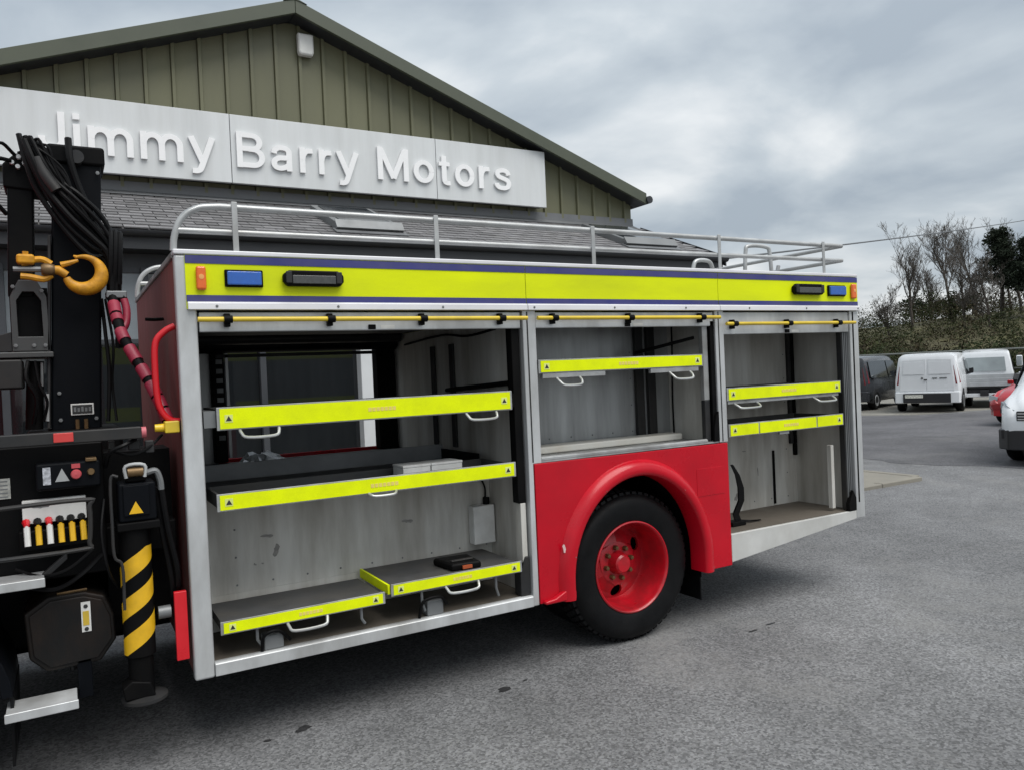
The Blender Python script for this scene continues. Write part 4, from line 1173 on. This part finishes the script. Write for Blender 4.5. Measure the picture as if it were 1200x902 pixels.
put('side_pipe', MB().tube(smoothpts([(-.285, -.02, 1.41), (-.315, -.02, 1.40), (-.318, -.02, 1.20), (-.315, -.02, 1.05), (-.285, -.02, 1.0), (-.285, -.02, .80)], 5), .007, 8), DARKG, sg_)
put('leg_hose', MB().tube(smoothpts([(-.105, .0, 1.33), (-.085, .02, 1.15), (-.05, .05, .95), (-.045, .08, .85)], 5), .014, 8), RUB, sg_)
put('leg_hose', MB().tube(smoothpts([(-.13, .02, 1.34), (-.105, .04, 1.12), (-.075, .07, .90), (-.07, .10, .80)], 5), .013, 8), RUB, sg_)
put('side_fitting', MB().tube([(-.14, .06, .74), (-.085, .06, .74)], .03, 12), MIDG, sg_)
tp('side_marker_panel', B(-.072, -.016, .02, .05, .505, .832), REDP, bevel=.003)
tp('beam', B(-.36, -.03, .16, .30, 1.02, 1.16), BLK, bevel=.01)
# --- cab (stands ahead of the crane)
tp('cab', MB().prism([(-3.55, .62), (-1.05, .62), (-1.05, 2.62), (-1.2, 2.72), (-3.1, 2.72), (-3.45, 1.75), (-3.55, 1.60)], 'y', -.04, 2.24), RED, bevel=.04, seg=3)
tp('cab_window', B(-2.95, -2.2, -.046, -.03, 1.72, 2.45), GLASS, bevel=.01)
tp('cab_window', B(-2.05, -1.25, -.046, -.03, 1.72, 2.45), GLASS, bevel=.01)
tp('cab_band', B(-3.3, -1.06, -.0445, -.035, 1.15, 1.40), YEL)
gpts = arc(-1.33, .50, .60, .46, 0, 180, 20) + arc(-1.33, .50, .555, .42, 180, 0, 20)
tp('front_mudguard', MB().prism(gpts, 'y', .0, .50), BLKN, bevel=.006)
tp('mud_flap', MB().prism([(-.745, .20), (-.735, .20), (-.728, .50), (-.742, .50)], 'y', .01, .49), RUB)
tp('front_tyre', MB().lathe([(.29, .03), (.33, .004), (.40, -.004), (.455, .012), (.478, .046), (.488, .07), (.488, .22), (.45, .27), (.29, .25)], (-1.33, .03, .492), 48), TYRE)
tp('front_rim', MB().lathe([(.295, .03), (.29, .01), (.27, .02), (.25, .0), (.12, -.02), (.10, -.06), (0, -.06)], (-1.33, .03, .492), 40), RIMR)
# ------------------------------------------------------------------ loose things inside the lockers
for i, (a, b_) in enumerate(((1.175, 1.345), (1.352, 1.55))):
    sb = thing('storage_box', ((a + b_) / 2, .28, 1.216), ('longer of the two white boxes on the dark second tray' if i else 'shorter of the two white boxes on the dark second tray'), 'box', 'white boxes on the second tray')
    put('box_base', B(a, b_, .17, .33, 1.2165, 1.285), WHITE, sb, .004)
    put('box_lid', B(a - .002, b_ + .002, .168, .332, 1.2855, 1.300), WHITE, sb, .003)
pc = thing('tool_case', (1.47, .15, .678), 'flat black tool case lying on the lower tray by the handle', 'case')
put('case_body', MB().loft([[(1.40 + d, .06 + d, z), (1.58 - d, .04 + d, z), (1.60 - d, .26 - d, z), (1.38 + d, .28 - d, z)] for z, d in ((.6785, .004), (.69, 0), (.712, .0), (.722, .01))]), BLK, pc, .006)
put('case_rib', B(1.42, 1.56, .10, .13, .7225, .730), DARKG, pc, .003)
put('case_latch', B(1.46, 1.52, .036, .05, .690, .708), mat('orange_latch', (.35, .07, .02), .5), pc)
bs = thing('rubber_strap', (3.8, .2, .60), 'black rubber strap slumped on the rear locker floor beside the red panel', 'strap')
put('strap_body', MB().loft([[(x + w, y, z), (x - w, y, z), (x - w, y + .012, z + .006), (x + w, y + .012, z + .006)] for x, y, z, w in
    ((3.70, .12, 1.06, .012), (3.77, .14, .98, .02), (3.82, .16, .88, .028), (3.84, .18, .78, .028), (3.80, .20, .68, .028), (3.82, .20, .63, .03), (3.92, .20, .612, .04), (4.02, .19, .607, .03))]), RUB, bs)
put('strap_clip', B(3.72, 3.86, .16, .25, .601, .635), BLK, bs, .006)
ps = thing('plastic_sheet', (.70, 1.75, 1.227), 'crumpled clear plastic sheet left at the far locker opening', 'sheet')
mb = MB()
q = random.Random(4)
nx_, ny_ = 11, 8
for j in range(ny_):
    for i in range(nx_):
        mb.v.append((.60 + i * .035 + q.uniform(-.012, .012), 1.70 + j * .03 + q.uniform(-.01, .01), 1.232 + .11 * math.exp(-((i - 4) / 4) ** 2) * q.uniform(.35, 1.0) * (j / ny_ + .3)))
for j in range(ny_ - 1):
    for i in range(nx_ - 1):
        a = j * nx_ + i
        mb.f += [(a, a + 1, a + nx_ + 1), (a, a + nx_ + 1, a + nx_)]
put('sheet_film', mb, mat('clear_plastic', (.45, .47, .48), .2, 0, .15, 20, spec=.9), ps, smooth=0)
#%%VEHICLES
# ------------------------------------------------------------------ parked vehicles
VWHITE = mat('van_white', (0.76, 0.78, 0.80), 0.25, 0, 0.03, 2, coat=.5)
VDARK = mat('van_dark_grey', (0.035, 0.038, 0.043), 0.28, 0.2, 0.08, 2, coat=.5)
VRED = mat('car_red', (0.42, 0.008, 0.014), 0.25, 0, 0.04, 2, coat=.6)
CGLASS = mat('car_glass', (0.02, 0.024, 0.027), 0.05, 0, 0.1, 3, spec=.9, rvar=.02)
PGLASS = mat('pale_cab_glass', (0.34, 0.38, 0.39), 0.08, 0, 0.15, 2, spec=.9, rvar=.03)
VBLK = mat('bumper_black', (0.018, 0.018, 0.02), 0.5, 0, 0.1, 6)
TAIL = mat('tail_lens', (0.20, 0.012, 0.02), 0.15, 0, 0.1, 9, coat=.5)
HEADL = mat('head_lens', (0.30, 0.33, 0.35), 0.12, 0.3, 0.3, 14, coat=.5)
PLATE = mat('number_plate', (0.62, 0.62, 0.56), 0.4, 0, 0.35, 26)
def ring(x, zb, zm, zt, hw, ht):
    half = [(-hw * .90, zb), (-hw * .985, zb + .10), (-hw, (zb + zm) / 2), (-hw * .985, zm), (-(hw * .35 + ht * .65), zm + (zt - zm) * .6), (-ht, zt - .075), (-ht + .05, zt - .022), (-ht + .14, zt), (-ht * .4, zt + .012)]
    return [(x, y, z) for y, z in half] + [(x, -y, z) for y, z in reversed(half)]
def body_loft(st, sx=1, sz=1, sw=1):
    return MB().loft([ring(x * sx, zb * sz, zm * sz, zt * sz, hw * sw, ht * sw) for x, zb, zm, zt, hw, ht in st])
def veh_wheels(v, xs_, hw, r, hub):
    for x in xs_:
        for s in (-1, 1):
            y = s * (hw - .10)
            w = put('wheel', MB().lathe([(r * .60, -.11 * s), (r * .9, -.115 * s), (r, -.07 * s), (r, .07 * s), (r * .9, .112 * s), (r * .62, .105 * s)], (x, y, r), 28), RUB, v)
            put('hub_cap', MB().lathe([(r * .62, .100 * s), (r * .58, .112 * s), (r * .2, .088 * s), (0, .095 * s)], (x, y, r), 24), hub, w)
            put('wheel_arch', MB().prism(arc(x, r, r + .07, r + .08, -10, 190, 18), 'y', s * (hw - .20), s * (hw + .004)), VBLK, w, smooth=0)
VAN = [(0, .40, .98, 1.66, .84, .72), (.05, .34, 1.0, 1.77, .895, .77), (.6, .28, 1.0, 1.82, .92, .79), (2.5, .28, 1.0, 1.82, .92, .79), (2.85, .28, 1.0, 1.76, .92, .775),
       (3.15, .28, 1.0, 1.55, .92, .75), (3.55, .28, .98, 1.22, .915, .74), (3.95, .30, .92, 1.06, .90, .74), (4.22, .32, .82, .95, .85, .68), (4.36, .36, .70, .84, .76, .60), (4.4, .40, .62, .74, .70, .55)]
def panel(pts, th):
    # thin closed slab from a planar quad, pushed out along its normal
    p = [Vector(q) for q in pts]
    n = (p[1] - p[0]).cross(p[2] - p[0]).normalized() * th
    a = [tuple(q) for q in p]; b = [tuple(q + n) for q in p]
    return MB().loft([a, b])
def van(name, loc, ang, label, paint, sx=1.0, sz=1.0, sw=1.0, rear='doors', hub=MIDG, nose=False, glazed=False):
    if nose:
        loc = (loc[0] - math.cos(ang) * 4.4 * sx, loc[1] - math.sin(ang) * 4.4 * sx, 0)
    v = thing(name, loc, label, 'van', rotz=ang)
    X = lambda x: x * sx
    Z = lambda z: z * sz
    W = lambda w: w * sw
    put('body', body_loft(VAN, sx, sz, sw), paint, v, smooth=50)
    for s in (-1, 1):
        o = [(X(2.93), s * W(.66), Z(1.735)), (X(2.93), 0, Z(1.752)), (X(3.53), 0, Z(1.262)), (X(3.53), s * W(.70), Z(1.25))]
        put('windscreen', panel([(a + .012, b, c + .012) for a, b, c in o], .006 * (1 if s < 0 else -1)), CGLASS, v)
        w = [(X(2.05), s * W(.925), Z(1.08)), (X(3.25), s * W(.915), Z(1.08)), (X(2.85), s * W(.818), Z(1.62)), (X(2.05), s * W(.815), Z(1.66))]
        put('side_window', panel([(a, b + s * .012, c) for a, b, c in w], .006 * s), CGLASS, v)
        if glazed:
            w = [(X(.25), s * W(.925), Z(1.08)), (X(1.95), s * W(.925), Z(1.08)), (X(1.95), s * W(.815), Z(1.66)), (X(.30), s * W(.815), Z(1.64))]
            put('side_window', panel([(a, b + s * .012, c) for a, b, c in w], .006 * s), CGLASS, v)
        put('tail_light', MB().loft([[(X(-.012), s * W(.83), Z(.86)), (X(.16), s * W(.925), Z(.90)), (X(.16), s * W(.90), Z(.90)), (X(.02), s * W(.72), Z(.86))], [(X(-.0), s * W(.725), Z(1.58)), (X(.10), s * W(.80), Z(1.58)), (X(.10), s * W(.78), Z(1.58)), (X(.02), s * W(.645), Z(1.58))]]), TAIL, v, .01)
        put('mirror', MB().loft([[(X(2.78) + d, s * W(.92), Z(1.10) + d), (X(2.78) + d, s * W(1.05), Z(1.12) + d), (X(2.78) + d, s * W(1.05), Z(1.30) - d), (X(2.78) + d, s * W(.92), Z(1.28) - d)] for d in (0, .05, .10)]), VBLK, v, .01)
        hl = [(X(4.33), s * W(.60), Z(.71)), (X(4.24), s * W(.79), Z(.75)), (X(3.98), s * W(.885), Z(.84)), (X(3.98), s * W(.875), Z(.92)), (X(4.18), s * W(.79), Z(.89)), (X(4.30), s * W(.62), Z(.81))]
        put('headlight', MB().loft([[(x - .03, y, z) for x, y, z in hl], [(x + .035, y + s * .03, z) for x, y, z in hl]]), mat('smoked_headlight', (.10, .115, .125), .12, .2, .4, 14, coat=.5), v, .006)
        put('fog_lamp', panel([(X(4.37), s * W(.66), Z(.40)), (X(4.30), s * W(.82), Z(.40)), (X(4.30), s * W(.82), Z(.52)), (X(4.37), s * W(.66), Z(.52))], .02 * s), VBLK, v)
    gr = put('grille', B(X(4.33), X(4.395) + .01, -W(.60), W(.60), Z(.66), Z(.80)), VBLK, v, .01)
    for i in range(3):
        put('grille_bar', B(X(4.395) + .012, X(4.395) + .022, -W(.58), W(.58), Z(.68 + i * .04), Z(.695 + i * .04)), ALU, gr)
    put('front_bumper', MB().loft([[(X(4.02), -W(.93), z), (X(4.24), -W(.885), z), (X(4.40), -W(.72), z), (X(4.44), 0, z), (X(4.40), W(.72), z), (X(4.24), W(.885), z), (X(4.02), W(.93), z), (X(4.0), 0, z)] for z in (Z(.24), Z(.28), Z(.50), Z(.53))]), VBLK, v, .02)
    rb = put('rear_bumper', MB().loft([[(X(.10), -W(.925), z), (X(-.03), -W(.88), z), (X(-.075), -W(.60), z), (X(-.085), 0, z), (X(-.075), W(.60), z), (X(-.03), W(.88), z), (X(.10), W(.925), z), (X(.12), 0, z)] for z in (Z(.30), Z(.36), Z(.60), Z(.64))]), paint, v, .02)
    put('bumper_insert', B(X(-.105), X(-.07), -W(.66), W(.66), Z(.31), Z(.60)), VBLK, rb, .02)
    put('number_plate', B(X(-.115), X(-.104), W(.10), W(.60), Z(.46), Z(.56)), PLATE, rb)
    if rear == 'doors':
        for s in (-1, 1):
            dd = put('rear_door', panel([(X(-.004), s * W(.012), Z(.68)), (X(-.004), s * W(.76), Z(.68)), (X(.012), s * W(.68), Z(1.62)), (X(.012), s * W(.012), Z(1.64))], -.012 * s), paint, v, .004)
            put('door_recess', panel([(X(-.018), s * W(.06), Z(1.18)), (X(-.018), s * W(.66), Z(1.18)), (X(-.006), s * W(.62), Z(1.56)), (X(-.006), s * W(.06), Z(1.57))], -.004 * s), paint, dd, .002)
        put('door_handle', B(X(-.05), X(-.016), -W(.02), W(.07), Z(1.0), Z(1.03)), VBLK, v, .004)
        put('badge', MB().lathe([(0, -.03), (.03, -.03), (.035, -.015)], (X(0), W(.12), Z(1.06)), 12, axis='x'), MIDG, v)
        for i, (a, b_) in enumerate(((-.16, -.30), (-.36, -.56))):
            put('badge_mark', B(X(-.024), X(-.016), W(b_), W(a), Z(1.04), Z(1.075)), MIDG, v)
    else:
        put('rear_window', panel([(X(-.004), -W(.70), Z(1.10)), (X(-.004), W(.70), Z(1.10)), (X(.02), W(.66), Z(1.60)), (X(.02), -W(.66), Z(1.60))], -.012), CGLASS, v)
    veh_wheels(v, (X(.78), X(3.52)), W(.92), .32 * (.5 + .5 * sz), hub)
    return v
van('parked_van', (22.75, 10.60, 0), R(25), 'white panel van with plain twin rear doors and black bumper, beside the dropside truck', VWHITE)
van('parked_van', (22.55, 13.55, 0), R(17), 'dark grey van with a glazed tailgate parked next to the white panel van', VDARK, rear='window', hub=ALU, glazed=True)
van('parked_van', (12.40, 1.98, 0), R(193), 'white van facing into the yard, with black lower bumper and pale headlight', VWHITE, sx=1.1, sz=1.08, sw=1.03, nose=True)
# dropside truck
pk = thing('dropside_truck', (25.1, 10.15, 0), 'white dropside truck with grey low bed sides and a wide cab rear window', 'truck', rotz=R(28))
put('cab', body_loft([(2.35, .5, 1.05, 1.68, .80, .68), (2.40, .45, 1.05, 1.78, .84, .72), (3.2, .40, 1.05, 1.86, .87, .72), (3.55, .40, 1.05, 1.80, .87, .70), (4.25, .40, 1.02, 1.28, .86, .68), (4.75, .42, .92, 1.08, .82, .64), (4.95, .5, .72, .88, .74, .55)]), VWHITE, pk, smooth=50)
put('cab_rear_window', panel([(2.345, -.62, 1.12), (2.345, .62, 1.12), (2.36, .58, 1.60), (2.36, -.58, 1.60)], -.03), PGLASS, pk)
for s in (-1, 1):
    put('side_window', panel([(2.62, s * .865, 1.14), (3.85, s * .865, 1.14), (3.45, s * .765, 1.66), (2.62, s * .765, 1.68)], .015 * s), CGLASS, pk)
    mi = put('mirror', B(3.55, 3.68, s * 1.03 - .09, s * 1.03 + .09, 1.25, 1.62), VWHITE, pk, .03)
    put('mirror_glass', B(3.535, 3.551, s * 1.03 - .07, s * 1.03 + .07, 1.28, 1.59), PGLASS, mi)
    put('bed_side', B(.02, 2.30, s * .99 - .015, s * .99 + .015, .70, 1.08), mat('bed_grey', (.50, .52, .53), .4, .4), pk, .004)
    put('tail_light', B(-.02, .05, s * .78 - .11, s * .78 + .11, .52, .60), TAIL, pk, .006)
    put('rear_post', B(-.02, .02, s * .985 - .03, s * .985 + .03, .66, 1.10), MIDG, pk)
put('bed_floor', B(.0, 2.32, -.97, .97, .64, .695), DARKG, pk)
for i in range(3):
    put('tailgate_board', B(-.03, -.005, -.95, .95, .70 + i * .128, .822 + i * .128), mat('bed_grey', (.50, .52, .53)), pk, .008)
put('under_bar', B(-.03, .04, -.80, .80, .36, .48), VWHITE, pk, .015)
put('tow_bracket', B(-.08, .05, -.12, .12, .40, .58), VBLK, pk, .01)
put('chassis', B(.1, 4.6, -.45, .45, .40, .62), VBLK, pk)
veh_wheels(pk, (1.0, 4.15), .92, .33, MIDG)
# red car
CAR = [(0, .42, .72, .95, .74, .60), (.08, .34, .74, 1.06, .80, .62), (.45, .28, .84, 1.36, .84, .58), (1.0, .26, .88, 1.45, .86, .60), (2.1, .26, .88, 1.44, .86, .60), (2.6, .26, .87, 1.20, .86, .64), (2.95, .26, .84, .97, .86, .70), (3.5, .28, .76, .86, .82, .66), (3.82, .32, .62, .74, .74, .56), (3.92, .40, .54, .62, .64, .48)]
def n_at(ang, nose, L):
    return (nose[0] - math.cos(ang) * L, nose[1] - math.sin(ang) * L, 0)
rc = thing('parked_car', n_at(R(178), (19.0, 6.0), 3.92), 'small red car with its nose showing beyond the white van', 'car', rotz=R(178))
put('body', body_loft(CAR), VRED, rc, smooth=50)
put('windscreen', panel([(2.20, -.58, 1.40), (2.20, .58, 1.40), (2.93, .66, 1.0), (2.93, -.66, 1.0)], .02), CGLASS, rc)
put('rear_window', panel([(.10, -.55, 1.08), (.10, .55, 1.08), (.48, .52, 1.36), (.48, -.52, 1.36)], -.015), CGLASS, rc)
for s in (-1, 1):
    put('side_window', panel([(.55, s * .85, .93), (2.55, s * .855, .93), (2.05, s * .665, 1.36), (.75, s * .665, 1.36)], .015 * s), CGLASS, rc)
    put('headlight', MB().loft([[(3.5, s * .83, .66), (3.80, s * .74, .60), (3.86, s * .52, .60), (3.84, s * .52, .70), (3.76, s * .74, .74), (3.5, s * .80, .76)], [(3.52, s * .845, .66), (3.83, s * .75, .60), (3.89, s * .52, .60), (3.87, s * .52, .70), (3.79, s * .75, .74), (3.52, s * .815, .76)]]), HEADL, rc)
    put('mirror', B(2.45, 2.62, s * .92 - .07, s * .92 + .07, .95, 1.06), VRED, rc, .02)
    put('tail_light', B(-.02, .10, s * .66 - .08, s * .66 + .08, .72, .92), TAIL, rc, .01)
put('front_bumper', MB().loft([[(3.6, -.84, z), (3.9, -.60, z), (3.96, 0, z), (3.9, .60, z), (3.6, .84, z), (3.5, 0, z)] for z in (.24, .30, .46, .50)]), VRED, rc, .02)
put('grille', B(3.94, 3.97, -.40, .40, .32, .42), VBLK, rc)
veh_wheels(rc, (.70, 3.12), .85, .30, ALU)

#%%LANDSCAPE
# ------------------------------------------------------------------ wooded bank beyond the yard
CX, CY = -.484, -4.0
VX, VY = .8537, .5208
def BG(d, l): return (CX + VX * d + VY * l, CY + VY * d - VX * l)
def n2(x, y):
    return (math.sin(x * .31 + 1.3) * math.cos(y * .27 + .4) + .5 * math.sin(x * .83 + y * .61) + .3 * math.sin(x * 1.9 - y * 1.4 + 2)) / 1.8
def hill_z(d, l):
    t = max(0, min(1, (d - 40) / 50))
    z = (t * t * (3 - 2 * t)) * 5.2 + max(0, d - 90) * .035
    z += max(0, min(1, (d - 42) / 20)) * .45 * n2(l * .9, d * .6)
    z += max(-2.2, min(2.5, l * .09)) * t
    return z if d > 40 else -.03
BANK = mat('bank_grass', (0.072, 0.068, 0.026), 0.9, 0, 0.35, .6, 0.4, 8, dirt=(0.055, 0.045, 0.022), dirt_amt=.8, dscale=.35)
mb = MB()
ds = [38, 40, 42, 45, 48, 52, 56, 60, 65, 70, 76, 82, 90, 98, 110, 130, 160, 220]
ls = [-120, -90, -70, -55, -45] + [-40 + i * 2.5 for i in range(33)] + [45, 55, 70, 100, 140, 200]
for d in ds:
    for l in ls:
        x, y = BG(d, l)
        mb.v.append((x, y, hill_z(d, l)))
for j in range(len(ds) - 1):
    for i in range(len(ls) - 1):
        a = j * len(ls) + i
        mb.f.append((a, a + 1, a + len(ls) + 1, a + len(ls)))
hill = put('hill', mb, BANK, smooth=80)
tag(hill, kind='structure')
# scrub: many small leaf and twig faces gathered in clumps
def leafmat(name, c, var=.45):
    return mat(name, c, .8, 0, var, .5, fine=.25, spec=.2)
SCR = [leafmat('scrub_olive', (.035, .041, .014)), leafmat('scrub_brown', (.040, .032, .017)), leafmat('scrub_green', (.022, .032, .010))]
scr = [MB(), MB(), MB()]
q = random.Random(11)
def clump(mb, c, rx, rz, n, s0, s1, shell=.55, flat=1.0):
    for _ in range(n):
        u = q.uniform(-1, 1); t = q.uniform(0, 2 * math.pi)
        r = q.uniform(shell, 1.0) ** .6
        k = math.sqrt(1 - u * u)
        p = Vector((c[0] + rx * r * k * math.cos(t), c[1] + rx * r * k * math.sin(t), c[2] + rz * r * u))
        a = Vector((q.gauss(0, 1), q.gauss(0, 1), q.gauss(0, 1) * flat)).normalized()
        b = a.orthogonal().normalized()
        b.rotate(Matrix.Rotation(q.uniform(0, 6.28), 3, a))
        s = q.uniform(s0, s1)
        w = s * q.uniform(.35, .8)
        e = a.cross(b)
        i = len(mb.v)
        mb.v += [tuple(p - e * w * .5), tuple(p + b * s - e * w * .1), tuple(p + e * w * .5), tuple(p - b * s * .6)]
        mb.f.append((i, i + 1, i + 2, i + 3))
for k in range(330):
    d = 41.5 + 58 * q.random() ** 1.4
    l = q.uniform(-.22, .26) * d
    rx = q.uniform(.8, 1.9) * (.55 + d / 110)
    rz = rx * q.uniform(.6, 1.05)
    x, y = BG(d, l)
    z = hill_z(d, l)
    clump(scr[q.choice((0, 0, 1, 1, 2))], (x, y, z + rz * .35), rx, rz, int(330 * rx), .05, .17)
for k in range(70):
    d = q.uniform(41, 46)
    l = -9 + k * .33 + q.uniform(-.3, .3)
    rx = q.uniform(.7, 1.2)
    x, y = BG(d, l)
    clump(scr[q.choice((2, 2, 0))], (x, y, .8 + q.uniform(0, .8)), rx, rx * 1.2, 380, .04, .12)
scrub = bpy.data.objects.new('scrub', None)
o0 = None
for m_, nm in zip(range(3), ('olive leafed scrub covering the bank', 'brown winter scrub covering the bank', 'dark green undergrowth along the foot of the bank')):
    o = put('scrub', scr[m_], SCR[m_], smooth=0)
    tag(o, nm, 'scrub', kind='stuff')
bpy.data.objects.remove(scrub)
# bare trees
BARK = mat('bark', (0.062, 0.052, 0.043), .9, 0, .25, 2, .3, 12)
TWIG = mat('twigs', (0.078, 0.069, 0.060), .9, 0, .2, 2)
def bare_tree(px_l, d, h, label, seed, lean=0.0, spread=.55, ivy=0, fork=.28):
    x, y = BG(d, px_l)
    z = hill_z(d, px_l) - .2
    q2 = random.Random(seed)
    t = thing('bare_tree', (x, y, z), label, 'tree', 'bare trees on the bank')
    tr, tw = MB(), MB()
    def branch(p, dr, L, r, lev):
        n = 5 if lev < 2 else 3
        pts = [p]
        dd = dr.copy()
        for i in range(n):
            dd = (dd + Vector((q2.gauss(0, .075 + .03 * lev), q2.gauss(0, .075 + .03 * lev), q2.gauss(.06, .06)))).normalized()
            pts.append(pts[-1] + dd * L / n)
        rs = [max(.008, r * (1 - .62 * i / n)) for i in range(n + 1)]
        (tr if lev < 2 else tw).tube(pts, rs, 6 if lev < 2 else 3, cap=False)
        if lev >= 4:
            return
        nb = (11, 7, 5, 4)[lev]
        for k in range(nb):
            f = q2.uniform(fork if lev == 0 else .2, 1.0)
            i = min(n - 1, int(f * n))
            pp = pts[i].lerp(pts[i + 1], f * n - i)
            ax = dd.orthogonal().normalized()
            ax.rotate(Matrix.Rotation(q2.uniform(0, 6.28), 3, dd))
            nd = (dd * q2.uniform(.6, 1.0) + ax * q2.uniform(.45, 1.0) * (spread + .25) + Vector((0, 0, .38))).normalized()
            branch(pp, nd, L * q2.uniform(.36, .60), max(.010, rs[i] * .5), lev + 1)
    branch(Vector((x, y, z)), Vector((lean * VY, -lean * VX, 1)).normalized(), h * .74, .019 * h, 0)
    put('trunk', tr, BARK, t, smooth=60)
    put('crown', tw, TWIG, t, smooth=0)
    if ivy:
        iv = MB()
        for k in range(6):
            clump(iv, (x, y, z + .6 + k * h * .05), .32, .5, ivy, .08, .2)
        put('ivy', iv, SCR[2], t, smooth=0)
    return t
PXM = lambda px, d: (px - 1100) * .00086 * d
bare_tree(PXM(1071, 72), 72, 7.2, 'bare tree with upright forked crown standing alone above the dark van', 21, .02)
bare_tree(PXM(1043, 70), 70, 4.4, 'low bare sapling with thin twigs at the open end of the bank', 33, -.1, .8, fork=.1)
bare_tree(PXM(1117, 74), 74, 7.6, 'tall bare tree with ivy on its trunk above the white panel van', 45, -.03, .6, 90)
bare_tree(PXM(1143, 80), 80, 7.0, 'slender bare tree standing between the ivy clad tree and the pine', 58, .0, .5)
bare_tree(PXM(1192, 78), 78, 7.2, 'wide bare tree standing just past the pine', 64, .03, .6)
bare_tree(PXM(1158, 70), 70, 5.6, 'short bare tree in front of the dark pine', 71, .1, .7, fork=.12)
bare_tree(PXM(1094, 84), 84, 6.0, 'thin bare tree set back between the lone tree and the ivy clad tree', 83, .05, .7, fork=.15)
bare_tree(PXM(1130, 70), 70, 5.6, 'bushy bare tree with low forks just past the ivy clad tree', 91, .04, .9, fork=.1)
bare_tree(PXM(1182, 82), 82, 6.6, 'bare tree set back between the two dark pines', 97, -.02, .7)
# dark pines
PINE = mat('pine_needles', (.020, .027, .017), .85, 0, .4, .8, fine=.2, spec=.15)
def pine(l, d, h, label, seed, nl=16, w=2.0, base=.38):
    x, y = BG(d, l)
    z = hill_z(d, l) - .2
    q2 = random.Random(seed)
    t = thing('pine_tree', (x, y, z), label, 'tree', 'dark pines on the bank')
    tr, cr_ = MB(), MB()
    tr.tube([(x, y, z), (x + .1, y, z + h * .5), (x, y + .1, z + h * .95)], [.2, .13, .03], 7)
    for k in range(nl):
        f = base + (1 - base) * k / nl
        for s in range(3):
            a = q2.uniform(0, 6.28)
            L = w * (1.05 - f) / (1.05 - base) * q2.uniform(.6, 1.15)
            e_ = (x + L * math.cos(a), y + L * math.sin(a), z + h * f + q2.uniform(.0, .35))
            tr.tube([(x, y, z + h * f - .2), e_], [.04, .015], 4)
            clump(cr_, e_, .62 + .25 * q2.random(), .34, 110, .08, .24, shell=.1)
            clump(cr_, (x + .5 * L * math.cos(a), y + .5 * L * math.sin(a), z + h * f), .5, .3, 60, .08, .22, shell=.1)
    put('trunk', tr, BARK, t)
    put('crown', cr_, PINE, t, smooth=0)
pine(PXM(1172, 76), 76, 7.2, 'dark green pine with dense layered crown among bare trees', 5)
pine(PXM(1201, 74), 74, 6.2, 'smaller dark pine next to the wide bare tree', 9, w=1.7)
for i, (px, d, h, lb) in enumerate(((1072, 112, 3.4, 'distant dark evergreen on the hill crest behind the lone bare tree'), (1092, 114, 3.1, 'distant low evergreen between two bare trees on the crest'), (1120, 112, 3.3, 'distant dark evergreen on the crest behind the ivy clad tree'), (1140, 116, 2.9, 'distant evergreen on the crest behind the slender bare tree'))):
    x, y = BG(d, PXM(px, d))
    z = hill_z(d, PXM(px, d))
    t = thing('evergreen_tree', (x, y, z), lb, 'tree', 'evergreens on the crest')
    mb = MB()
    for k in range(9):
        clump(mb, (x + q.uniform(-1.2, 1.2), y + q.uniform(-1.2, 1.2), z + .6 + q.uniform(0, h - 1.2)), .9, .75, 130, .12, .32, .2)
    put('trunk', MB().tube([(x, y, z - .3), (x, y, z + h * .8)], [.16, .05], 6), BARK, t)
    put('crown', mb, PINE, t, smooth=0)
# yard fence at the foot of the bank
FEN = mat('fence_steel', (.13, .14, .13), .5, .3, .1, 3)
FDK = mat('fence_dark', (.04, .045, .04), .6, 0, .2, 3)
fe = thing('yard_fence', (*BG(39.2, 4), 0), 'long low rail fence with dark posts at the far edge of the yard', 'fence')
def pos(d, l, z): return (*BG(d, l), z)
put('fence_rail', MB().tube([pos(39.2, -8, 1.86), pos(39.2, 22, 1.90)], .04, 8), FEN, fe)
put('fence_rail', MB().tube([pos(39.2, -8, 1.05), pos(39.2, 22, 1.05)], .035, 8), FDK, fe)
for i in range(16):
    put('fence_post', MB().tube([pos(39.25, -8 + 2 * i, -.1), pos(39.25, -8 + 2 * i, 1.88)], .05, 8), FDK, fe)
# overhead cable from the building corner to a pole beyond the yard
A = Vector((8.66, 5.0, 3.45)); 
Bp = Vector((CX + .8944 * 40, CY + .4472 * 40, 1.8 + .139 * 40))
Bp2 = A + (Bp - A) * 1.35
pts = []
for i in range(41):
    t_ = i / 40
    p = A.lerp(Bp2, t_)
    p.z -= .08 * 4 * t_ * (1 - t_)
    pts.append(p)
cb = thing('overhead_cable', tuple(A), 'thin grey overhead cable running from the slate roof corner out over the yard', 'cable')
put('cable', MB().tube(pts, .016, 6), mat('cable_grey', (.13, .14, .15), .6), cb)
pp = Bp2
pole = thing('utility_pole', (pp.x, pp.y, 0), 'tall wooden utility pole carrying the overhead cable beyond the yard', 'pole')
put('pole_shaft', MB().tube([(pp.x, pp.y, -.3), (pp.x, pp.y, pp.z + .5)], [.15, .11], 12), BARK, pole)
put('cross_arm', B(pp.x - .5, pp.x + .5, pp.y - .05, pp.y + .05, pp.z + .1, pp.z + .2), BARK, pole)
put('insulator', MB().lathe([(0, -.08), (.05, -.08), (.06, 0), (.03, .08), (0, .08)], tuple(pp), 10, axis='z'), MIDG, pole)
#%%END
for o in bpy.data.objects:
    for k in ('_w', '_local'):
        if k in o:
            del o[k]
